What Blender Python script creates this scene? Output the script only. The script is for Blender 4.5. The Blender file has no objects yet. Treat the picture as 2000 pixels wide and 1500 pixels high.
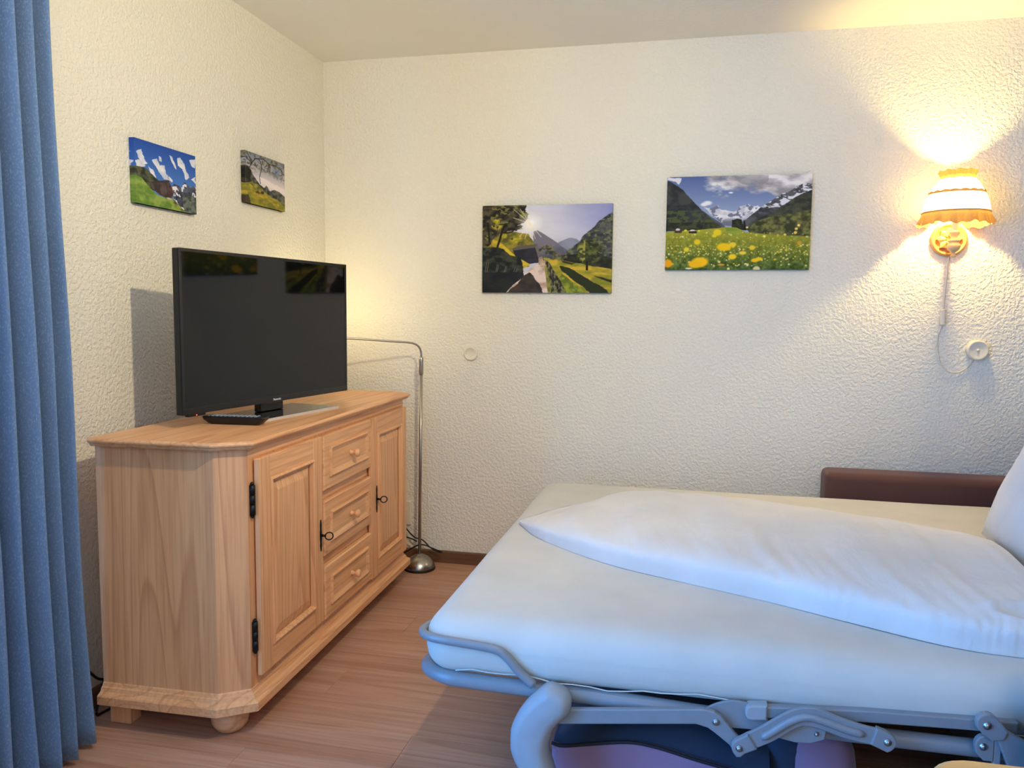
import bpy, bmesh, math, random
import numpy as np
from mathutils import Vector, Matrix, noise as mnoise

random.seed(7)
PI = math.pi
C = bpy.context.scene.collection
S = bpy.context.scene

# ------------------------------------------------------------------ camera
YAW, PITCH, ROLL = 0.22304928725, 0.09069622748, 0.00993970637
FPX = 1551.13
cam_pos = Vector((1.766377, -3.627887, 1.2233))
cy, sy, cp, sp = math.cos(YAW), math.sin(YAW), math.cos(PITCH), math.sin(PITCH)
fw = Vector((-sy * cp, cy * cp, -sp)); rt = Vector((cy, sy, 0)); up = rt.cross(fw)
r2 = math.cos(ROLL) * rt + math.sin(ROLL) * up
u2 = -math.sin(ROLL) * rt + math.cos(ROLL) * up
cd = bpy.data.cameras.new('camera'); cd.sensor_fit = 'HORIZONTAL'; cd.sensor_width = 36.0
cd.lens = 36.0 * FPX / 2000.0; cd.clip_start = 0.05
co = bpy.data.objects.new('camera', cd); C.objects.link(co)
m = Matrix.Identity(4)
for i in range(3):
    m[i][0] = r2[i]; m[i][1] = u2[i]; m[i][2] = -fw[i]; m[i][3] = cam_pos[i]
co.matrix_world = m
S.camera = co

# ------------------------------------------------------------------ world, lights, exposure
ROOM_X, ROOM_Y, ROOM_Z = 4.7, -4.9, 2.405
w = bpy.data.worlds.new('sky'); S.world = w; w.use_nodes = True
w.node_tree.nodes['Background'].inputs[0].default_value = (0.45, 0.65, 1.0, 1)
w.node_tree.nodes['Background'].inputs[1].default_value = 1.0

def area(name, loc, rot, sx, sy_, power, col):
    l = bpy.data.lights.new(name, 'AREA'); l.shape = 'RECTANGLE'; l.size = sx; l.size_y = sy_
    l.energy = power; l.color = col
    o = bpy.data.objects.new(name, l); C.objects.link(o); o.location = loc; o.rotation_euler = rot
    return o
def point(name, loc, power, col, r=0.03):
    l = bpy.data.lights.new(name, 'POINT'); l.energy = power; l.color = col; l.shadow_soft_size = r
    o = bpy.data.objects.new(name, l); C.objects.link(o); o.location = loc
    return o
# daylight through the balcony window in the left wall, behind the curtain
area('daylight', (-0.16, -3.15, 1.1), (0, -PI / 2, 0), 2.0, 1.6, 155, (0.05, 0.345, 1.0))
# the ceiling spot above the camera's view, turned to the corner with the sideboard
def spot(name, loc, aim, power, col, size, r):
    l = bpy.data.lights.new(name, 'SPOT'); l.energy = power; l.color = col; l.shadow_soft_size = r
    l.spot_size = math.radians(size); l.spot_blend = 1.0
    o = bpy.data.objects.new(name, l); C.objects.link(o); o.location = loc
    o.rotation_euler = Vector(aim).to_track_quat('-Z', 'Y').to_euler()
    return o
spot('ceiling_light', (1.65, -2.2, 2.08), (-1.33, 1.7, -0.42), 80, (1.0, 0.85, 0.56), 160, 0.022)
# added unseen fill lights behind the camera, one upward, one into the room
area('ceiling_fill', (2.4, -4.2, 1.75), (PI, 0, 0), 0.35, 0.35, 10, (1.0, 0.84, 0.58))
area('rear_fill', (2.3, -4.6, 1.9), (math.radians(78), 0, math.radians(12)), 0.7, 0.5, 9.5, (1.0, 0.78, 0.52))
S.view_settings.view_transform = 'Standard'
S.view_settings.look = 'None'
S.view_settings.exposure = 0.05
S.view_settings.gamma = 1.0
S.view_settings.use_curve_mapping = False
S.cycles.max_bounces = 8
S.cycles.diffuse_bounces = 5
S.cycles.use_denoising = True

# ------------------------------------------------------------------ helpers
def srgb(r, g, b):
    def f(c):
        c /= 255.0
        return c / 12.92 if c <= 0.04045 else ((c + 0.055) / 1.055) ** 2.4
    return (f(r), f(g), f(b), 1.0)

class NT:
    def __init__(s, name):
        s.m = bpy.data.materials.new(name); s.m.use_nodes = True
        s.t = s.m.node_tree; s.b = s.t.nodes['Principled BSDF']; s.out = s.t.nodes['Material Output']
    def n(s, typ, **kw):
        nd = s.t.nodes.new(typ)
        for k, v in kw.items():
            if k.startswith('i_'):
                nd.inputs[int(k[2:])].default_value = v
            elif k.startswith('I_'):
                nd.inputs[k[2:].replace('_', ' ')].default_value = v
            else: setattr(nd, k, v)
        return nd
    def l(s, a, b): s.t.links.new(a, b)
    def math(s, op, a, b=None, c=None):
        nd = s.t.nodes.new('ShaderNodeMath'); nd.operation = op
        for i, v in enumerate((a, b, c)):
            if v is None: continue
            if isinstance(v, (int, float)): nd.inputs[i].default_value = v
            else: s.l(v, nd.inputs[i])
        return nd.outputs[0]
    def ramp(s, fac, stops):
        nd = s.t.nodes.new('ShaderNodeValToRGB'); e = nd.color_ramp.elements
        while len(e) < len(stops): e.new(0.5)
        for i, (p, c) in enumerate(stops): e[i].position = p; e[i].color = c
        s.l(fac, nd.inputs[0]); return nd.outputs[0]
    def mix(s, fac, a, b, mode='MIX'):
        nd = s.t.nodes.new('ShaderNodeMix'); nd.data_type = 'RGBA'; nd.blend_type = mode
        for v, i in ((fac, 0), (a, 6), (b, 7)):
            if isinstance(v, (int, float)): nd.inputs[i].default_value = v
            elif isinstance(v, tuple): nd.inputs[i].default_value = v
            else: s.l(v, nd.inputs[i])
        return nd.outputs[2]
    def bump(s, height, strength, dist, normal=None):
        nd = s.t.nodes.new('ShaderNodeBump'); nd.inputs['Strength'].default_value = strength
        nd.inputs['Distance'].default_value = dist
        s.l(height, nd.inputs['Height'])
        if normal: s.l(normal, nd.inputs['Normal'])
        s.l(nd.outputs[0], s.b.inputs['Normal']); return nd.outputs[0]
    def obj(s):
        return s.n('ShaderNodeTexCoord').outputs['Object']

def plain(name, col, rough=0.5, metal=0.0, spec=0.5, noise_amt=0.04, noise_scale=40):
    t = NT(name); b = t.b
    n = t.n('ShaderNodeTexNoise'); n.inputs['Scale'].default_value = noise_scale; n.inputs['Detail'].default_value = 3
    t.l(t.obj(), n.inputs['Vector'])
    lo = tuple(max(0, c * (1 - noise_amt)) for c in col[:3]) + (1,); hi = tuple(min(1, c * (1 + noise_amt)) for c in col[:3]) + (1,)
    t.l(t.ramp(n.outputs[0], [(0.3, lo), (0.7, hi)]), b.inputs['Base Color'])
    b.inputs['Roughness'].default_value = rough; b.inputs['Metallic'].default_value = metal
    b.inputs['Specular IOR Level'].default_value = spec
    return t.m

def plaster(name, col, strength, dist, scale):
    t = NT(name); o = t.obj()
    n1 = t.n('ShaderNodeTexNoise'); n1.inputs['Scale'].default_value = scale; n1.inputs['Detail'].default_value = 2.5
    n1.inputs['Distortion'].default_value = 0.25
    t.l(o, n1.inputs['Vector'])
    n2 = t.n('ShaderNodeTexNoise'); n2.inputs['Scale'].default_value = scale * 2.6; n2.inputs['Detail'].default_value = 2
    t.l(o, n2.inputs['Vector'])
    n3 = t.n('ShaderNodeTexNoise'); n3.inputs['Scale'].default_value = 1.3; n3.inputs['Detail'].default_value = 3
    t.l(o, n3.inputs['Vector'])
    h = t.math('ADD', t.ramp(n1.outputs[0], [(0.38, (0, 0, 0, 1)), (0.62, (1, 1, 1, 1))]), t.math('MULTIPLY', n2.outputs[0], 0.5))
    t.bump(h, strength, dist)
    lo = tuple(c * 0.965 for c in col[:3]) + (1,)
    t.l(t.ramp(n3.outputs[0], [(0.35, lo), (0.65, col)]), t.b.inputs['Base Color'])
    t.b.inputs['Roughness'].default_value = 0.85; t.b.inputs['Specular IOR Level'].default_value = 0.2
    return t.m

def wood(name, axis, base, dark, light, stretch=0.07, freq=2.2, rings=9.0, ring_w=0.75, rough=0.42, tone=0.08, bump=0.12, scl=1.0):
    t = NT(name); o = t.obj()
    info = t.n('ShaderNodeObjectInfo')
    off = t.n('ShaderNodeVectorMath', operation='MULTIPLY_ADD')
    comb = t.n('ShaderNodeCombineXYZ')
    for i, k in enumerate((13.0, 29.0, 47.0)): t.l(t.math('MULTIPLY', info.outputs['Random'], k), comb.inputs[i])
    off.inputs[1].default_value = (1, 1, 1); t.l(o, off.inputs[0]); t.l(comb.outputs[0], off.inputs[2])
    mp = t.n('ShaderNodeMapping'); sc = [scl, scl, scl]; sc[axis] = stretch * scl; mp.inputs['Scale'].default_value = sc
    t.l(off.outputs[0], mp.inputs['Vector'])
    n1 = t.n('ShaderNodeTexNoise'); n1.inputs['Scale'].default_value = freq; n1.inputs['Detail'].default_value = 1.2; n1.inputs['Roughness'].default_value = 0.35
    t.l(mp.outputs[0], n1.inputs['Vector'])
    rg = t.math('FRACT', t.math('MULTIPLY', n1.outputs[0], rings))
    ringc = t.ramp(rg, [(0.0, (0, 0, 0, 1)), (ring_w, (0.25, 0.25, 0.25, 1)), (0.93, (1, 1, 1, 1)), (1.0, (0, 0, 0, 1))])
    mp2 = t.n('ShaderNodeMapping'); sc2 = [110 * scl] * 3; sc2[axis] = 4.0 * scl; mp2.inputs['Scale'].default_value = sc2
    t.l(off.outputs[0], mp2.inputs['Vector'])
    n2 = t.n('ShaderNodeTexNoise'); n2.inputs['Scale'].default_value = 1.0; n2.inputs['Detail'].default_value = 3
    t.l(mp2.outputs[0], n2.inputs['Vector'])
    n3 = t.n('ShaderNodeTexNoise'); n3.inputs['Scale'].default_value = 2.0; n3.inputs['Detail'].default_value = 3
    mp3 = t.n('ShaderNodeMapping'); sc3 = [5.0] * 3; sc3[axis] = 0.6; mp3.inputs['Scale'].default_value = sc3
    t.l(off.outputs[0], mp3.inputs['Vector']); t.l(mp3.outputs[0], n3.inputs['Vector'])
    c = t.mix(t.ramp(n3.outputs[0], [(0.3, (0, 0, 0, 1)), (0.7, (1, 1, 1, 1))]), base, light)
    c = t.mix(t.math('MULTIPLY', ringc, 0.43), c, dark)
    c = t.mix(t.math('MULTIPLY', t.ramp(n2.outputs[0], [(0.42, (0, 0, 0, 1)), (0.7, (1, 1, 1, 1))]), 0.35), c, dark)
    hsv = t.n('ShaderNodeHueSaturation')
    t.l(t.math('ADD', t.math('MULTIPLY', info.outputs['Random'], tone * 2), 1.0 - tone), hsv.inputs['Value'])
    t.l(c, hsv.inputs['Color']); t.l(hsv.outputs[0], t.b.inputs['Base Color'])
    t.b.inputs['Roughness'].default_value = rough; t.b.inputs['Specular IOR Level'].default_value = 0.4
    t.bump(n2.outputs[0], bump, 0.001)
    return t.m

def fabric(name, col, scale=700, bump=0.3, rough=0.9, specks=None, sheen=0.2, translucent=0.0, wr=0.0):
    t = NT(name); o = t.obj()
    n1 = t.n('ShaderNodeTexNoise'); n1.inputs['Scale'].default_value = scale; n1.inputs['Detail'].default_value = 2
    t.l(o, n1.inputs['Vector'])
    n3 = t.n('ShaderNodeTexNoise'); n3.inputs['Scale'].default_value = 6; n3.inputs['Detail'].default_value = 4
    t.l(o, n3.inputs['Vector'])
    lo = tuple(c * 0.9 for c in col[:3]) + (1,)
    c = t.ramp(n3.outputs[0], [(0.3, lo), (0.7, col)])
    if specks:
        n2 = t.n('ShaderNodeTexNoise'); n2.inputs['Scale'].default_value = 330; n2.inputs['Detail'].default_value = 3
        mp = t.n('ShaderNodeMapping'); mp.inputs['Scale'].default_value = (1, 1, 0.5); t.l(o, mp.inputs['Vector']); t.l(mp.outputs[0], n2.inputs['Vector'])
        c = t.mix(t.ramp(n2.outputs[0], [(0.5, (0, 0, 0, 1)), (0.78, (1, 1, 1, 1))]), c, specks)
    t.l(c, t.b.inputs['Base Color'])
    t.b.inputs['Roughness'].default_value = rough; t.b.inputs['Specular IOR Level'].default_value = 0.2
    t.b.inputs['Sheen Weight'].default_value = sheen
    h = n1.outputs[0]
    if wr > 0:
        n4 = t.n('ShaderNodeTexNoise'); n4.inputs['Scale'].default_value = 14; n4.inputs['Detail'].default_value = 3; n4.inputs['Distortion'].default_value = 1.0
        mp = t.n('ShaderNodeMapping'); mp.inputs['Scale'].default_value = (1.0, 0.35, 0.6); mp.inputs['Rotation'].default_value = (0, 0, 0.4)
        t.l(o, mp.inputs['Vector']); t.l(mp.outputs[0], n4.inputs['Vector'])
        nb = t.n('ShaderNodeBump'); nb.inputs['Strength'].default_value = wr; nb.inputs['Distance'].default_value = 0.012
        t.l(n4.outputs[0], nb.inputs['Height'])
        t.bump(h, bump, 0.0006, nb.outputs[0])
    else:
        t.bump(h, bump, 0.0006)
    if translucent > 0:
        tr = t.n('ShaderNodeBsdfTranslucent'); t.l(c, tr.inputs[0])
        mx = t.n('ShaderNodeMixShader'); mx.inputs[0].default_value = translucent
        t.l(t.b.outputs[0], mx.inputs[1]); t.l(tr.outputs[0], mx.inputs[2]); t.l(mx.outputs[0], t.out.inputs[0])
    return t.m

class MB:
    """collects shapes and links them as one mesh object"""
    def __init__(s): s.v = []; s.f = []; s.sm = []
    def add(s, vs, fs, smooth=False, M=None):
        o = len(s.v)
        for p in vs:
            p = Vector(p)
            if M is not None: p = M @ p
            s.v.append(p)
        for f in fs: s.f.append([i + o for i in f]); s.sm.append(smooth)
        return s
    def bm(s, b, smooth=False, M=None):
        b.verts.index_update()
        s.add([v.co.copy() for v in b.verts], [[v.index for v in f.verts] for f in b.faces], smooth, M); b.free(); return s
    def box(s, lo, hi, bev=0.0, seg=2, M=None):
        b = bmesh.new(); bmesh.ops.create_cube(b, size=1.0)
        lo = Vector(lo); hi = Vector(hi); c = (lo + hi) / 2; d = hi - lo
        for v in b.verts: v.co = Vector((v.co.x * d.x, v.co.y * d.y, v.co.z * d.z)) + c
        if bev > 0: bmesh.ops.bevel(b, geom=b.edges[:], offset=bev, segments=seg, profile=0.5, affect='EDGES')
        return s.bm(b, False, M)
    def loops(s, rings, cap0=True, cap1=True, smooth=False, closed=True, M=None):
        n = len(rings[0]); vs = [p for r in rings for p in r]; fs = []
        for i in range(len(rings) - 1):
            for j in range(n if closed else n - 1):
                k = (j + 1) % n
                fs.append([i * n + j, i * n + k, (i + 1) * n + k, (i + 1) * n + j])
        if cap0: fs.append(list(range(n))[::-1])
        if cap1: fs.append([(len(rings) - 1) * n + j for j in range(n)])
        return s.add(vs, fs, smooth, M)
    def lathe(s, prof, seg=24, M=None, smooth=True, cap0=True, cap1=True):
        rings = [[(r * math.cos(2 * PI * j / seg), r * math.sin(2 * PI * j / seg), z) for j in range(seg)] for r, z in prof]
        return s.loops(rings, cap0, cap1, smooth, True, M)
    def tube(s, pts, rad, seg=10, smooth=True, closed=False, flat=1.0, upv=(0, 0, 1), M=None):
        pts = [Vector(p) for p in pts]; n = len(pts); rings = []
        U = Vector(upv)
        for i, p in enumerate(pts):
            a = pts[(i - 1) % n] if (closed or i > 0) else p
            b = pts[(i + 1) % n] if (closed or i < n - 1) else p
            t = (b - a).normalized()
            x = U.cross(t)
            if x.length < 1e-3: x = Vector((1, 0, 0)).cross(t)
            x.normalize(); y = t.cross(x)
            r = rad[i] if isinstance(rad, (list, tuple)) else rad
            rings.append([p + x * (r * flat * math.cos(2 * PI * j / seg)) + y * (r * math.sin(2 * PI * j / seg)) for j in range(seg)])
        if closed:
            rings.append(rings[0]); return s.loops(rings, False, False, smooth, True, M)
        return s.loops(rings, True, True, smooth, True, M)
    def prism(s, poly, axis, a, b, bev=0.0, M=None, seg=2):
        """poly of 2D points extruded along axis (0,1,2) from a to b"""
        bm_ = bmesh.new()
        def P(q, h):
            l = list(q); l.insert(axis, h); return l
        va = [bm_.verts.new(P(q, a)) for q in poly]; vb = [bm_.verts.new(P(q, b)) for q in poly]
        n = len(poly)
        f1 = bm_.faces.new(va); f2 = bm_.faces.new(vb)
        for i in range(n): bm_.faces.new([va[i], va[(i + 1) % n], vb[(i + 1) % n], vb[i]])
        bmesh.ops.recalc_face_normals(bm_, faces=bm_.faces[:])
        if bev > 0:
            es = [e for e in bm_.edges if (e.verts[0] in va and e.verts[1] in va) or (e.verts[0] in vb and e.verts[1] in vb)]
            bmesh.ops.bevel(bm_, geom=es, offset=bev, segments=seg, profile=0.5, affect='EDGES')
        return s.bm(bm_, False, M)
    def rbox(s, lo, hi, r, n=(12, 12, 6), fn=None, M=None):
        """subdivided box with rounded edges; r = radius per axis; fn deforms points"""
        lo = Vector(lo); hi = Vector(hi); r = Vector((r, r, r)) if isinstance(r, (int, float)) else Vector(r)
        key = {}; vs = []; fs = []
        def lin(a, b, k, rr):
            # denser near the edges
            ts = [0, .06, .16, .3, .5] ; e = [a + rr * 2 * t for t in ts[:4]] ; e2 = [b - rr * 2 * t for t in ts[:4]][::-1]
            inner = [a + rr + (b - a - 2 * rr) * i / k for i in range(k + 1)]
            out = [x for x in e if x < inner[0] - 1e-6] + inner + [x for x in e2 if x > inner[-1] + 1e-6]
            return out
        ax = [lin(lo[i], hi[i], n[i], r[i]) for i in range(3)]
        def vert(p):
            k = tuple(round(c, 6) for c in p)
            if k in key: return key[k]
            p = Vector(p)
            q = Vector([min(max(p[i], lo[i] + r[i]), hi[i] - r[i]) for i in range(3)])
            d = Vector([(p[i] - q[i]) / r[i] for i in range(3)])
            if d.length > 1e-9:
                mx = max(abs(c) for c in d); d = d.normalized() * mx
                p = q + Vector([d[i] * r[i] for i in range(3)])
            if fn: p = fn(p)
            vs.append(p); key[k] = len(vs) - 1; return key[k]
        for a in range(3):
            b, c = [(1, 2), (2, 0), (0, 1)][a]
            for side in (0, 1):
                h = (lo, hi)[side][a]
                for i in range(len(ax[b]) - 1):
                    for j in range(len(ax[c]) - 1):
                        def P(u, v):
                            q = [0, 0, 0]; q[a] = h; q[b] = u; q[c] = v; return q
                        f = [vert(P(ax[b][i], ax[c][j])), vert(P(ax[b][i + 1], ax[c][j])), vert(P(ax[b][i + 1], ax[c][j + 1])), vert(P(ax[b][i], ax[c][j + 1]))]
                        if side == 0: f = f[::-1]
                        fs.append(f)
        return s.add(vs, fs, True, M)
    def build(s, name, mat, parent=None, loc=None, label=None, fix=True, kind=None):
        me = bpy.data.meshes.new(name)
        me.from_pydata([tuple(p) for p in s.v], [], s.f)
        for p, q in zip(me.polygons, s.sm): p.use_smooth = q
        if fix:
            b = bmesh.new(); b.from_mesh(me); bmesh.ops.recalc_face_normals(b, faces=b.faces[:]); b.to_mesh(me); b.free()
        me.materials.append(mat)
        o = bpy.data.objects.new(name, me); C.objects.link(o)
        if parent is not None: o.parent = parent
        if loc is not None: o.location = loc
        if label: o['label'] = label
        if kind: o['kind'] = kind
        return o

def thing(name, label, cat, loc=(0, 0, 0), rz=0.0, group=None):
    o = bpy.data.objects.new(name, None); C.objects.link(o); o.empty_display_size = 0.1
    o.location = loc; o.rotation_euler = (0, 0, rz); o['label'] = label; o['category'] = cat
    if group: o['group'] = group
    return o
def tag(o, label, cat, group=None):
    o['label'] = label; o['category'] = cat
    if group: o['group'] = group
    return o

def smooth_path(pts, k=6, closed=False):
    """Catmull-Rom through the points"""
    P = [Vector(p) for p in pts]; n = len(P); out = []
    rng = range(n if closed else n - 1)
    for i in rng:
        p1 = P[i]; p2 = P[(i + 1) % n]
        p0 = P[(i - 1) % n] if (closed or i > 0) else p1 * 2 - p2
        p3 = P[(i + 2) % n] if (closed or i < n - 2) else p2 * 2 - p1
        for j in range(k):
            t = j / k
            out.append(0.5 * ((2 * p1) + (p2 - p0) * t + (2 * p0 - 5 * p1 + 4 * p2 - p3) * t * t + (3 * p1 - p0 - 3 * p2 + p3) * t ** 3))
    if not closed: out.append(P[-1])
    return out

def offset_poly(poly, d):
    """offset a convex counter-clockwise polygon outward; d may be one number per edge"""
    n = len(poly); L = []
    for i in range(n):
        a = Vector(poly[i]); b = Vector(poly[(i + 1) % n]); t = (b - a).normalized(); nn = Vector((t.y, -t.x))
        di = d[i] if isinstance(d, (list, tuple)) else d
        L.append((a + nn * di, t))
    out = []
    for i in range(n):
        (p, t), (q, s_) = L[i - 1], L[i]
        den = t.x * s_.y - t.y * s_.x
        k = ((q.x - p.x) * s_.y - (q.y - p.y) * s_.x) / den
        out.append(p + t * k)
    return out

# ------------------------------------------------------------------ materials
M = {}
M['wall'] = plaster('rough_white_plaster', srgb(238, 233, 217), 0.5, 0.005, 80)
M['ceiling'] = plaster('smooth_ceiling_paint', srgb(238, 235, 224), 0.12, 0.003, 60)
M['pine_z'] = wood('natural_pine_upright', 2, srgb(236, 176, 124), srgb(178, 110, 68), srgb(240, 186, 136), stretch=0.055, freq=5.0, rings=15, tone=0.03)
M['pine_y'] = wood('natural_pine_lengthwise', 1, srgb(236, 176, 124), srgb(178, 110, 68), srgb(240, 186, 136), stretch=0.05, freq=5.0, rings=14, tone=0.03)
M['pine_x'] = wood('natural_pine_crosswise', 0, srgb(236, 176, 124), srgb(178, 110, 68), srgb(240, 186, 136), stretch=0.05, freq=5.0, rings=14, tone=0.03)
M['floor'] = wood('brown_floor_boards', 0, srgb(184, 136, 108), srgb(146, 100, 76), srgb(204, 162, 136), stretch=0.05, freq=5.0, rings=7, tone=0.03, rough=0.36, bump=0.06)
M['skirting'] = wood('brown_skirting_wood', 0, srgb(112, 78, 54), srgb(80, 52, 36), srgb(124, 88, 62), rough=0.45)
M['skirting_y'] = wood('brown_skirting_wood_side', 1, srgb(112, 78, 54), srgb(80, 52, 36), srgb(124, 88, 62), rough=0.45)
M['table'] = wood('honey_table_wood', 0, srgb(226, 170, 98), srgb(188, 128, 66), srgb(234, 184, 116), rough=0.35)
M['black'] = plain('black_plastic', srgb(22, 23, 26), 0.35)
M['blackmatt'] = plain('matt_black_plastic', srgb(16, 16, 18), 0.6)
M['iron'] = plain('blackened_iron', srgb(30, 28, 27), 0.45, 0.6)
M['screen'] = plain('dark_glass_screen', srgb(7, 7, 9), 0.045, 0.0, 0.42, 0.0)
M['gloss'] = plain('black_gloss_stand', srgb(12, 12, 14), 0.08, 0.0, 0.6, 0.0)
M['silver'] = plain('silver_trim', srgb(205, 205, 205), 0.35, 0.2)
M['steel'] = plain('brushed_nickel', srgb(176, 170, 160), 0.3, 1.0, 0.5, 0.05, 200)
M['frame'] = plain('grey_painted_metal', srgb(134, 139, 144), 0.34, 0.0, 0.5, 0.03)
M['plastic'] = plain('grey_moulded_plastic', srgb(158, 162, 166), 0.5, 0.0, 0.4, 0.03)
M['rivet'] = plain('steel_rivet', srgb(170, 172, 176), 0.28, 1.0)
M['sheet'] = fabric('cream_jersey_sheet', srgb(212, 208, 197), 900, 0.12, 0.9, wr=0.1)
M['linen'] = fabric('white_cotton', srgb(226, 223, 218), 900, 0.12, 0.9, wr=0.34)
M['curtain'] = fabric('blue_curtain_cloth', srgb(112, 140, 176), 900, 0.35, 0.95, specks=srgb(142, 168, 200), sheen=0.3, translucent=0.10)
M['sofa'] = fabric('brown_velour', srgb(98, 68, 62), 700, 0.3, 0.9, sheen=0.15)
M['purple'] = fabric('mauve_upholstery', srgb(152, 124, 150), 900, 0.4, 0.9, sheen=0.3)
M['navy'] = fabric('dark_blue_lining', srgb(44, 58, 78), 900, 0.3, 0.8, sheen=0.2)
M['piping'] = plain('dark_piping', srgb(26, 28, 38), 0.7)
M['white_plastic'] = plain('ivory_plastic', srgb(228, 220, 200), 0.4, 0, 0.5, 0.02)
M['cord'] = plain('clear_white_cord', srgb(220, 214, 200), 0.35)
M['gilt'] = plain('gilded_wood', srgb(206, 150, 92), 0.4, 0.25, 0.5, 0.12, 60)
M['cup'] = plain('cream_turned_wood', srgb(222, 190, 140), 0.4, 0, 0.5, 0.06, 60)
M['canvas_side'] = plain('canvas_cloth', srgb(225, 220, 208), 0.9)
M['led'] = NT('red_standby_led').m
_b = M['led'].node_tree.nodes['Principled BSDF']; _b.inputs['Emission Color'].default_value = (1, 0.1, 0.06, 1); _b.inputs['Emission Strength'].default_value = 2.0
_b.inputs['Base Color'].default_value = (0.5, 0.02, 0.02, 1)
M['logo'] = plain('pale_lettering', srgb(205, 205, 205), 0.4, 0, 0.5, 0.0)

# ------------------------------------------------------------------ room shell
def struct(mb, name, mat, parent=None):
    o = mb.build(name, mat, parent)
    if parent is None: o['kind'] = 'structure'
    return o
T = 0.12
struct(MB().box((-T, 0, -0.05), (ROOM_X + T, T, ROOM_Z + T)), 'wall_back', M['wall'])
WY0, WY1, WZ0, WZ1 = -4.0, -2.3, 0.06, 2.15           # balcony window in the left wall
mb = MB(); mb.box((-T, WY1, -0.05), (0, 0, ROOM_Z + T)); mb.box((-T, ROOM_Y, -0.05), (0, WY0, ROOM_Z + T))
mb.box((-T, WY0, WZ1), (0, WY1, ROOM_Z + T)); mb.box((-T, WY0, -0.05), (0, WY1, WZ0))
struct(mb, 'wall_left', M['wall'])
struct(MB().box((ROOM_X, ROOM_Y, -0.05), (ROOM_X + T, 0, ROOM_Z + T)), 'wall_right', M['wall'])
struct(MB().box((-T, ROOM_Y - T, -0.05), (ROOM_X + T, ROOM_Y, ROOM_Z + T)), 'wall_front', M['wall'])
struct(MB().box((0, ROOM_Y, ROOM_Z), (ROOM_X, 0, ROOM_Z + T)), 'ceiling', M['ceiling'])
wf = MB()
for y0 in (WY0, WY0 + 0.82, WY1 - 0.06): wf.box((-0.09, y0, WZ0), (-0.03, y0 + 0.06, WZ1), 0.006)
for z0 in (WZ0, WZ1 - 0.06): wf.box((-0.088, WY0 + 0.06, z0), (-0.032, WY1 - 0.06, z0 + 0.06), 0.006)
struct(wf, 'window_1', M['white_plastic'])

# floor of separate boards, laid along the back wall
floor = struct(MB().box((0, ROOM_Y, -0.05), (ROOM_X, 0, -0.008)), 'floor', M['skirting'])
PW, PL = 0.172, 1.22
def plank_mesh(length):
    return MB().box((0.0003, 0.0003, -0.008), (length - 0.0003, PW - 0.0003, 0.0), 0.0006, 1)
pm = {}
row = 0; y = -0.001
while y - PW > ROOM_Y:
    y -= PW
    x = -((row * 0.43) % PL)
    while x < ROOM_X:
        x0, x1 = max(x, 0.0), min(x + PL, ROOM_X)
        if x1 - x0 > 0.03:
            k = round(x1 - x0, 3)
            if k not in pm:
                o = plank_mesh(x1 - x0).build('plank', M['floor'], floor); pm[k] = o.data
            else:
                o = bpy.data.objects.new('plank', pm[k]); C.objects.link(o); o.parent = floor
            o.location = (x0, y, 0)
        x += PL
    row += 1
mb = MB().prism([(0, 0), (-0.014, 0), (-0.014, 0.052), (-0.009, 0.0585), (0, 0.0585)], 0, 0.0, ROOM_X)
struct(mb, 'baseboard_back', M['skirting'])
mb = MB().prism([(0.0, 0), (0.014, 0), (0.014, 0.052), (0.009, 0.0585), (0.0, 0.0585)], 1, WY1, -0.014)
struct(mb, 'baseboard_left', M['skirting_y'])

# ------------------------------------------------------------------ pine sideboard
CX, CY, CTH = 0.1126, -1.7077, 0.0303
D, L, CU, CW = 0.4432, 1.4400, 0.050, 0.074
cab = thing('sideboard', 'natural pine sideboard with two panelled doors and three drawers against the left wall', 'sideboard', (CX, CY, 0), CTH)
outline = [(0, 0), (D - CW, 0), (D, CU), (D, L - CU), (D - CW, L), (0, L)]      # counter-clockwise
def stack(prof, backs=0.0):
    """prof: (offset, z) rings around the outline; the wall side is not offset"""
    rings = []
    for o, z in prof:
        rings.append([(p.x, p.y, z) for p in offset_poly(outline, [o, o, o, o, o, 0.0])])
    return rings
ZB, ZT, Z1, Z2 = 0.0739, 0.1276, 0.8321, 0.8573
mb = MB(); ins = 0.0
mb.loops([[(p[0], p[1], ZT - 0.02) for p in outline], [(p[0], p[1], Z1) for p in outline]])
mb.build('carcass', M['pine_z'], cab)
top = MB().loops(stack([(0.004, Z1 - 0.001), (0.016, Z1 + 0.001), (0.021, Z1 + 0.005), (0.024, Z1 + 0.011), (0.030, Z1 + 0.014), (0.031, Z1 + 0.018), (0.029, Z1 + 0.0215), (0.024, Z2)]))
top.build('top_board', M['pine_y'], cab)
pl = MB().loops(stack([(-0.02, ZB + 0.001), (0.026, ZB), (0.030, ZB + 0.003), (0.030, ZB + 0.026), (0.027, ZB + 0.030), (0.021, ZB + 0.032), (0.015, ZB + 0.036), (0.012, ZB + 0.043), (0.011, ZB + 0.046), (0.006, ZB + 0.048), (0.003, ZB + 0.056), (-0.001, ZB + 0.06)]))
pl.build('plinth', M['pine_y'], cab)
# feet
def ball(): return MB().lathe([(0.026, 0.0), (0.040, 0.006), (0.050, 0.02), (0.054, 0.037), (0.051, 0.052), (0.042, 0.066), (0.040, ZB + 0.006)], 28)
f1 = ball().build('bun_foot', M['pine_x'], cab); f1.location = (D - 0.075, 0.06, 0)
f2 = bpy.data.objects.new('bun_foot', f1.data); C.objects.link(f2); f2.parent = cab; f2.location = (D - 0.075, L - 0.075, 0)
for yy in (0.016, L - 0.106):
    MB().box((0.005, yy, 0), (0.072, yy + 0.05, ZB + 0.004), 0.003).build('block_foot', M['pine_z'], cab)

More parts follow.
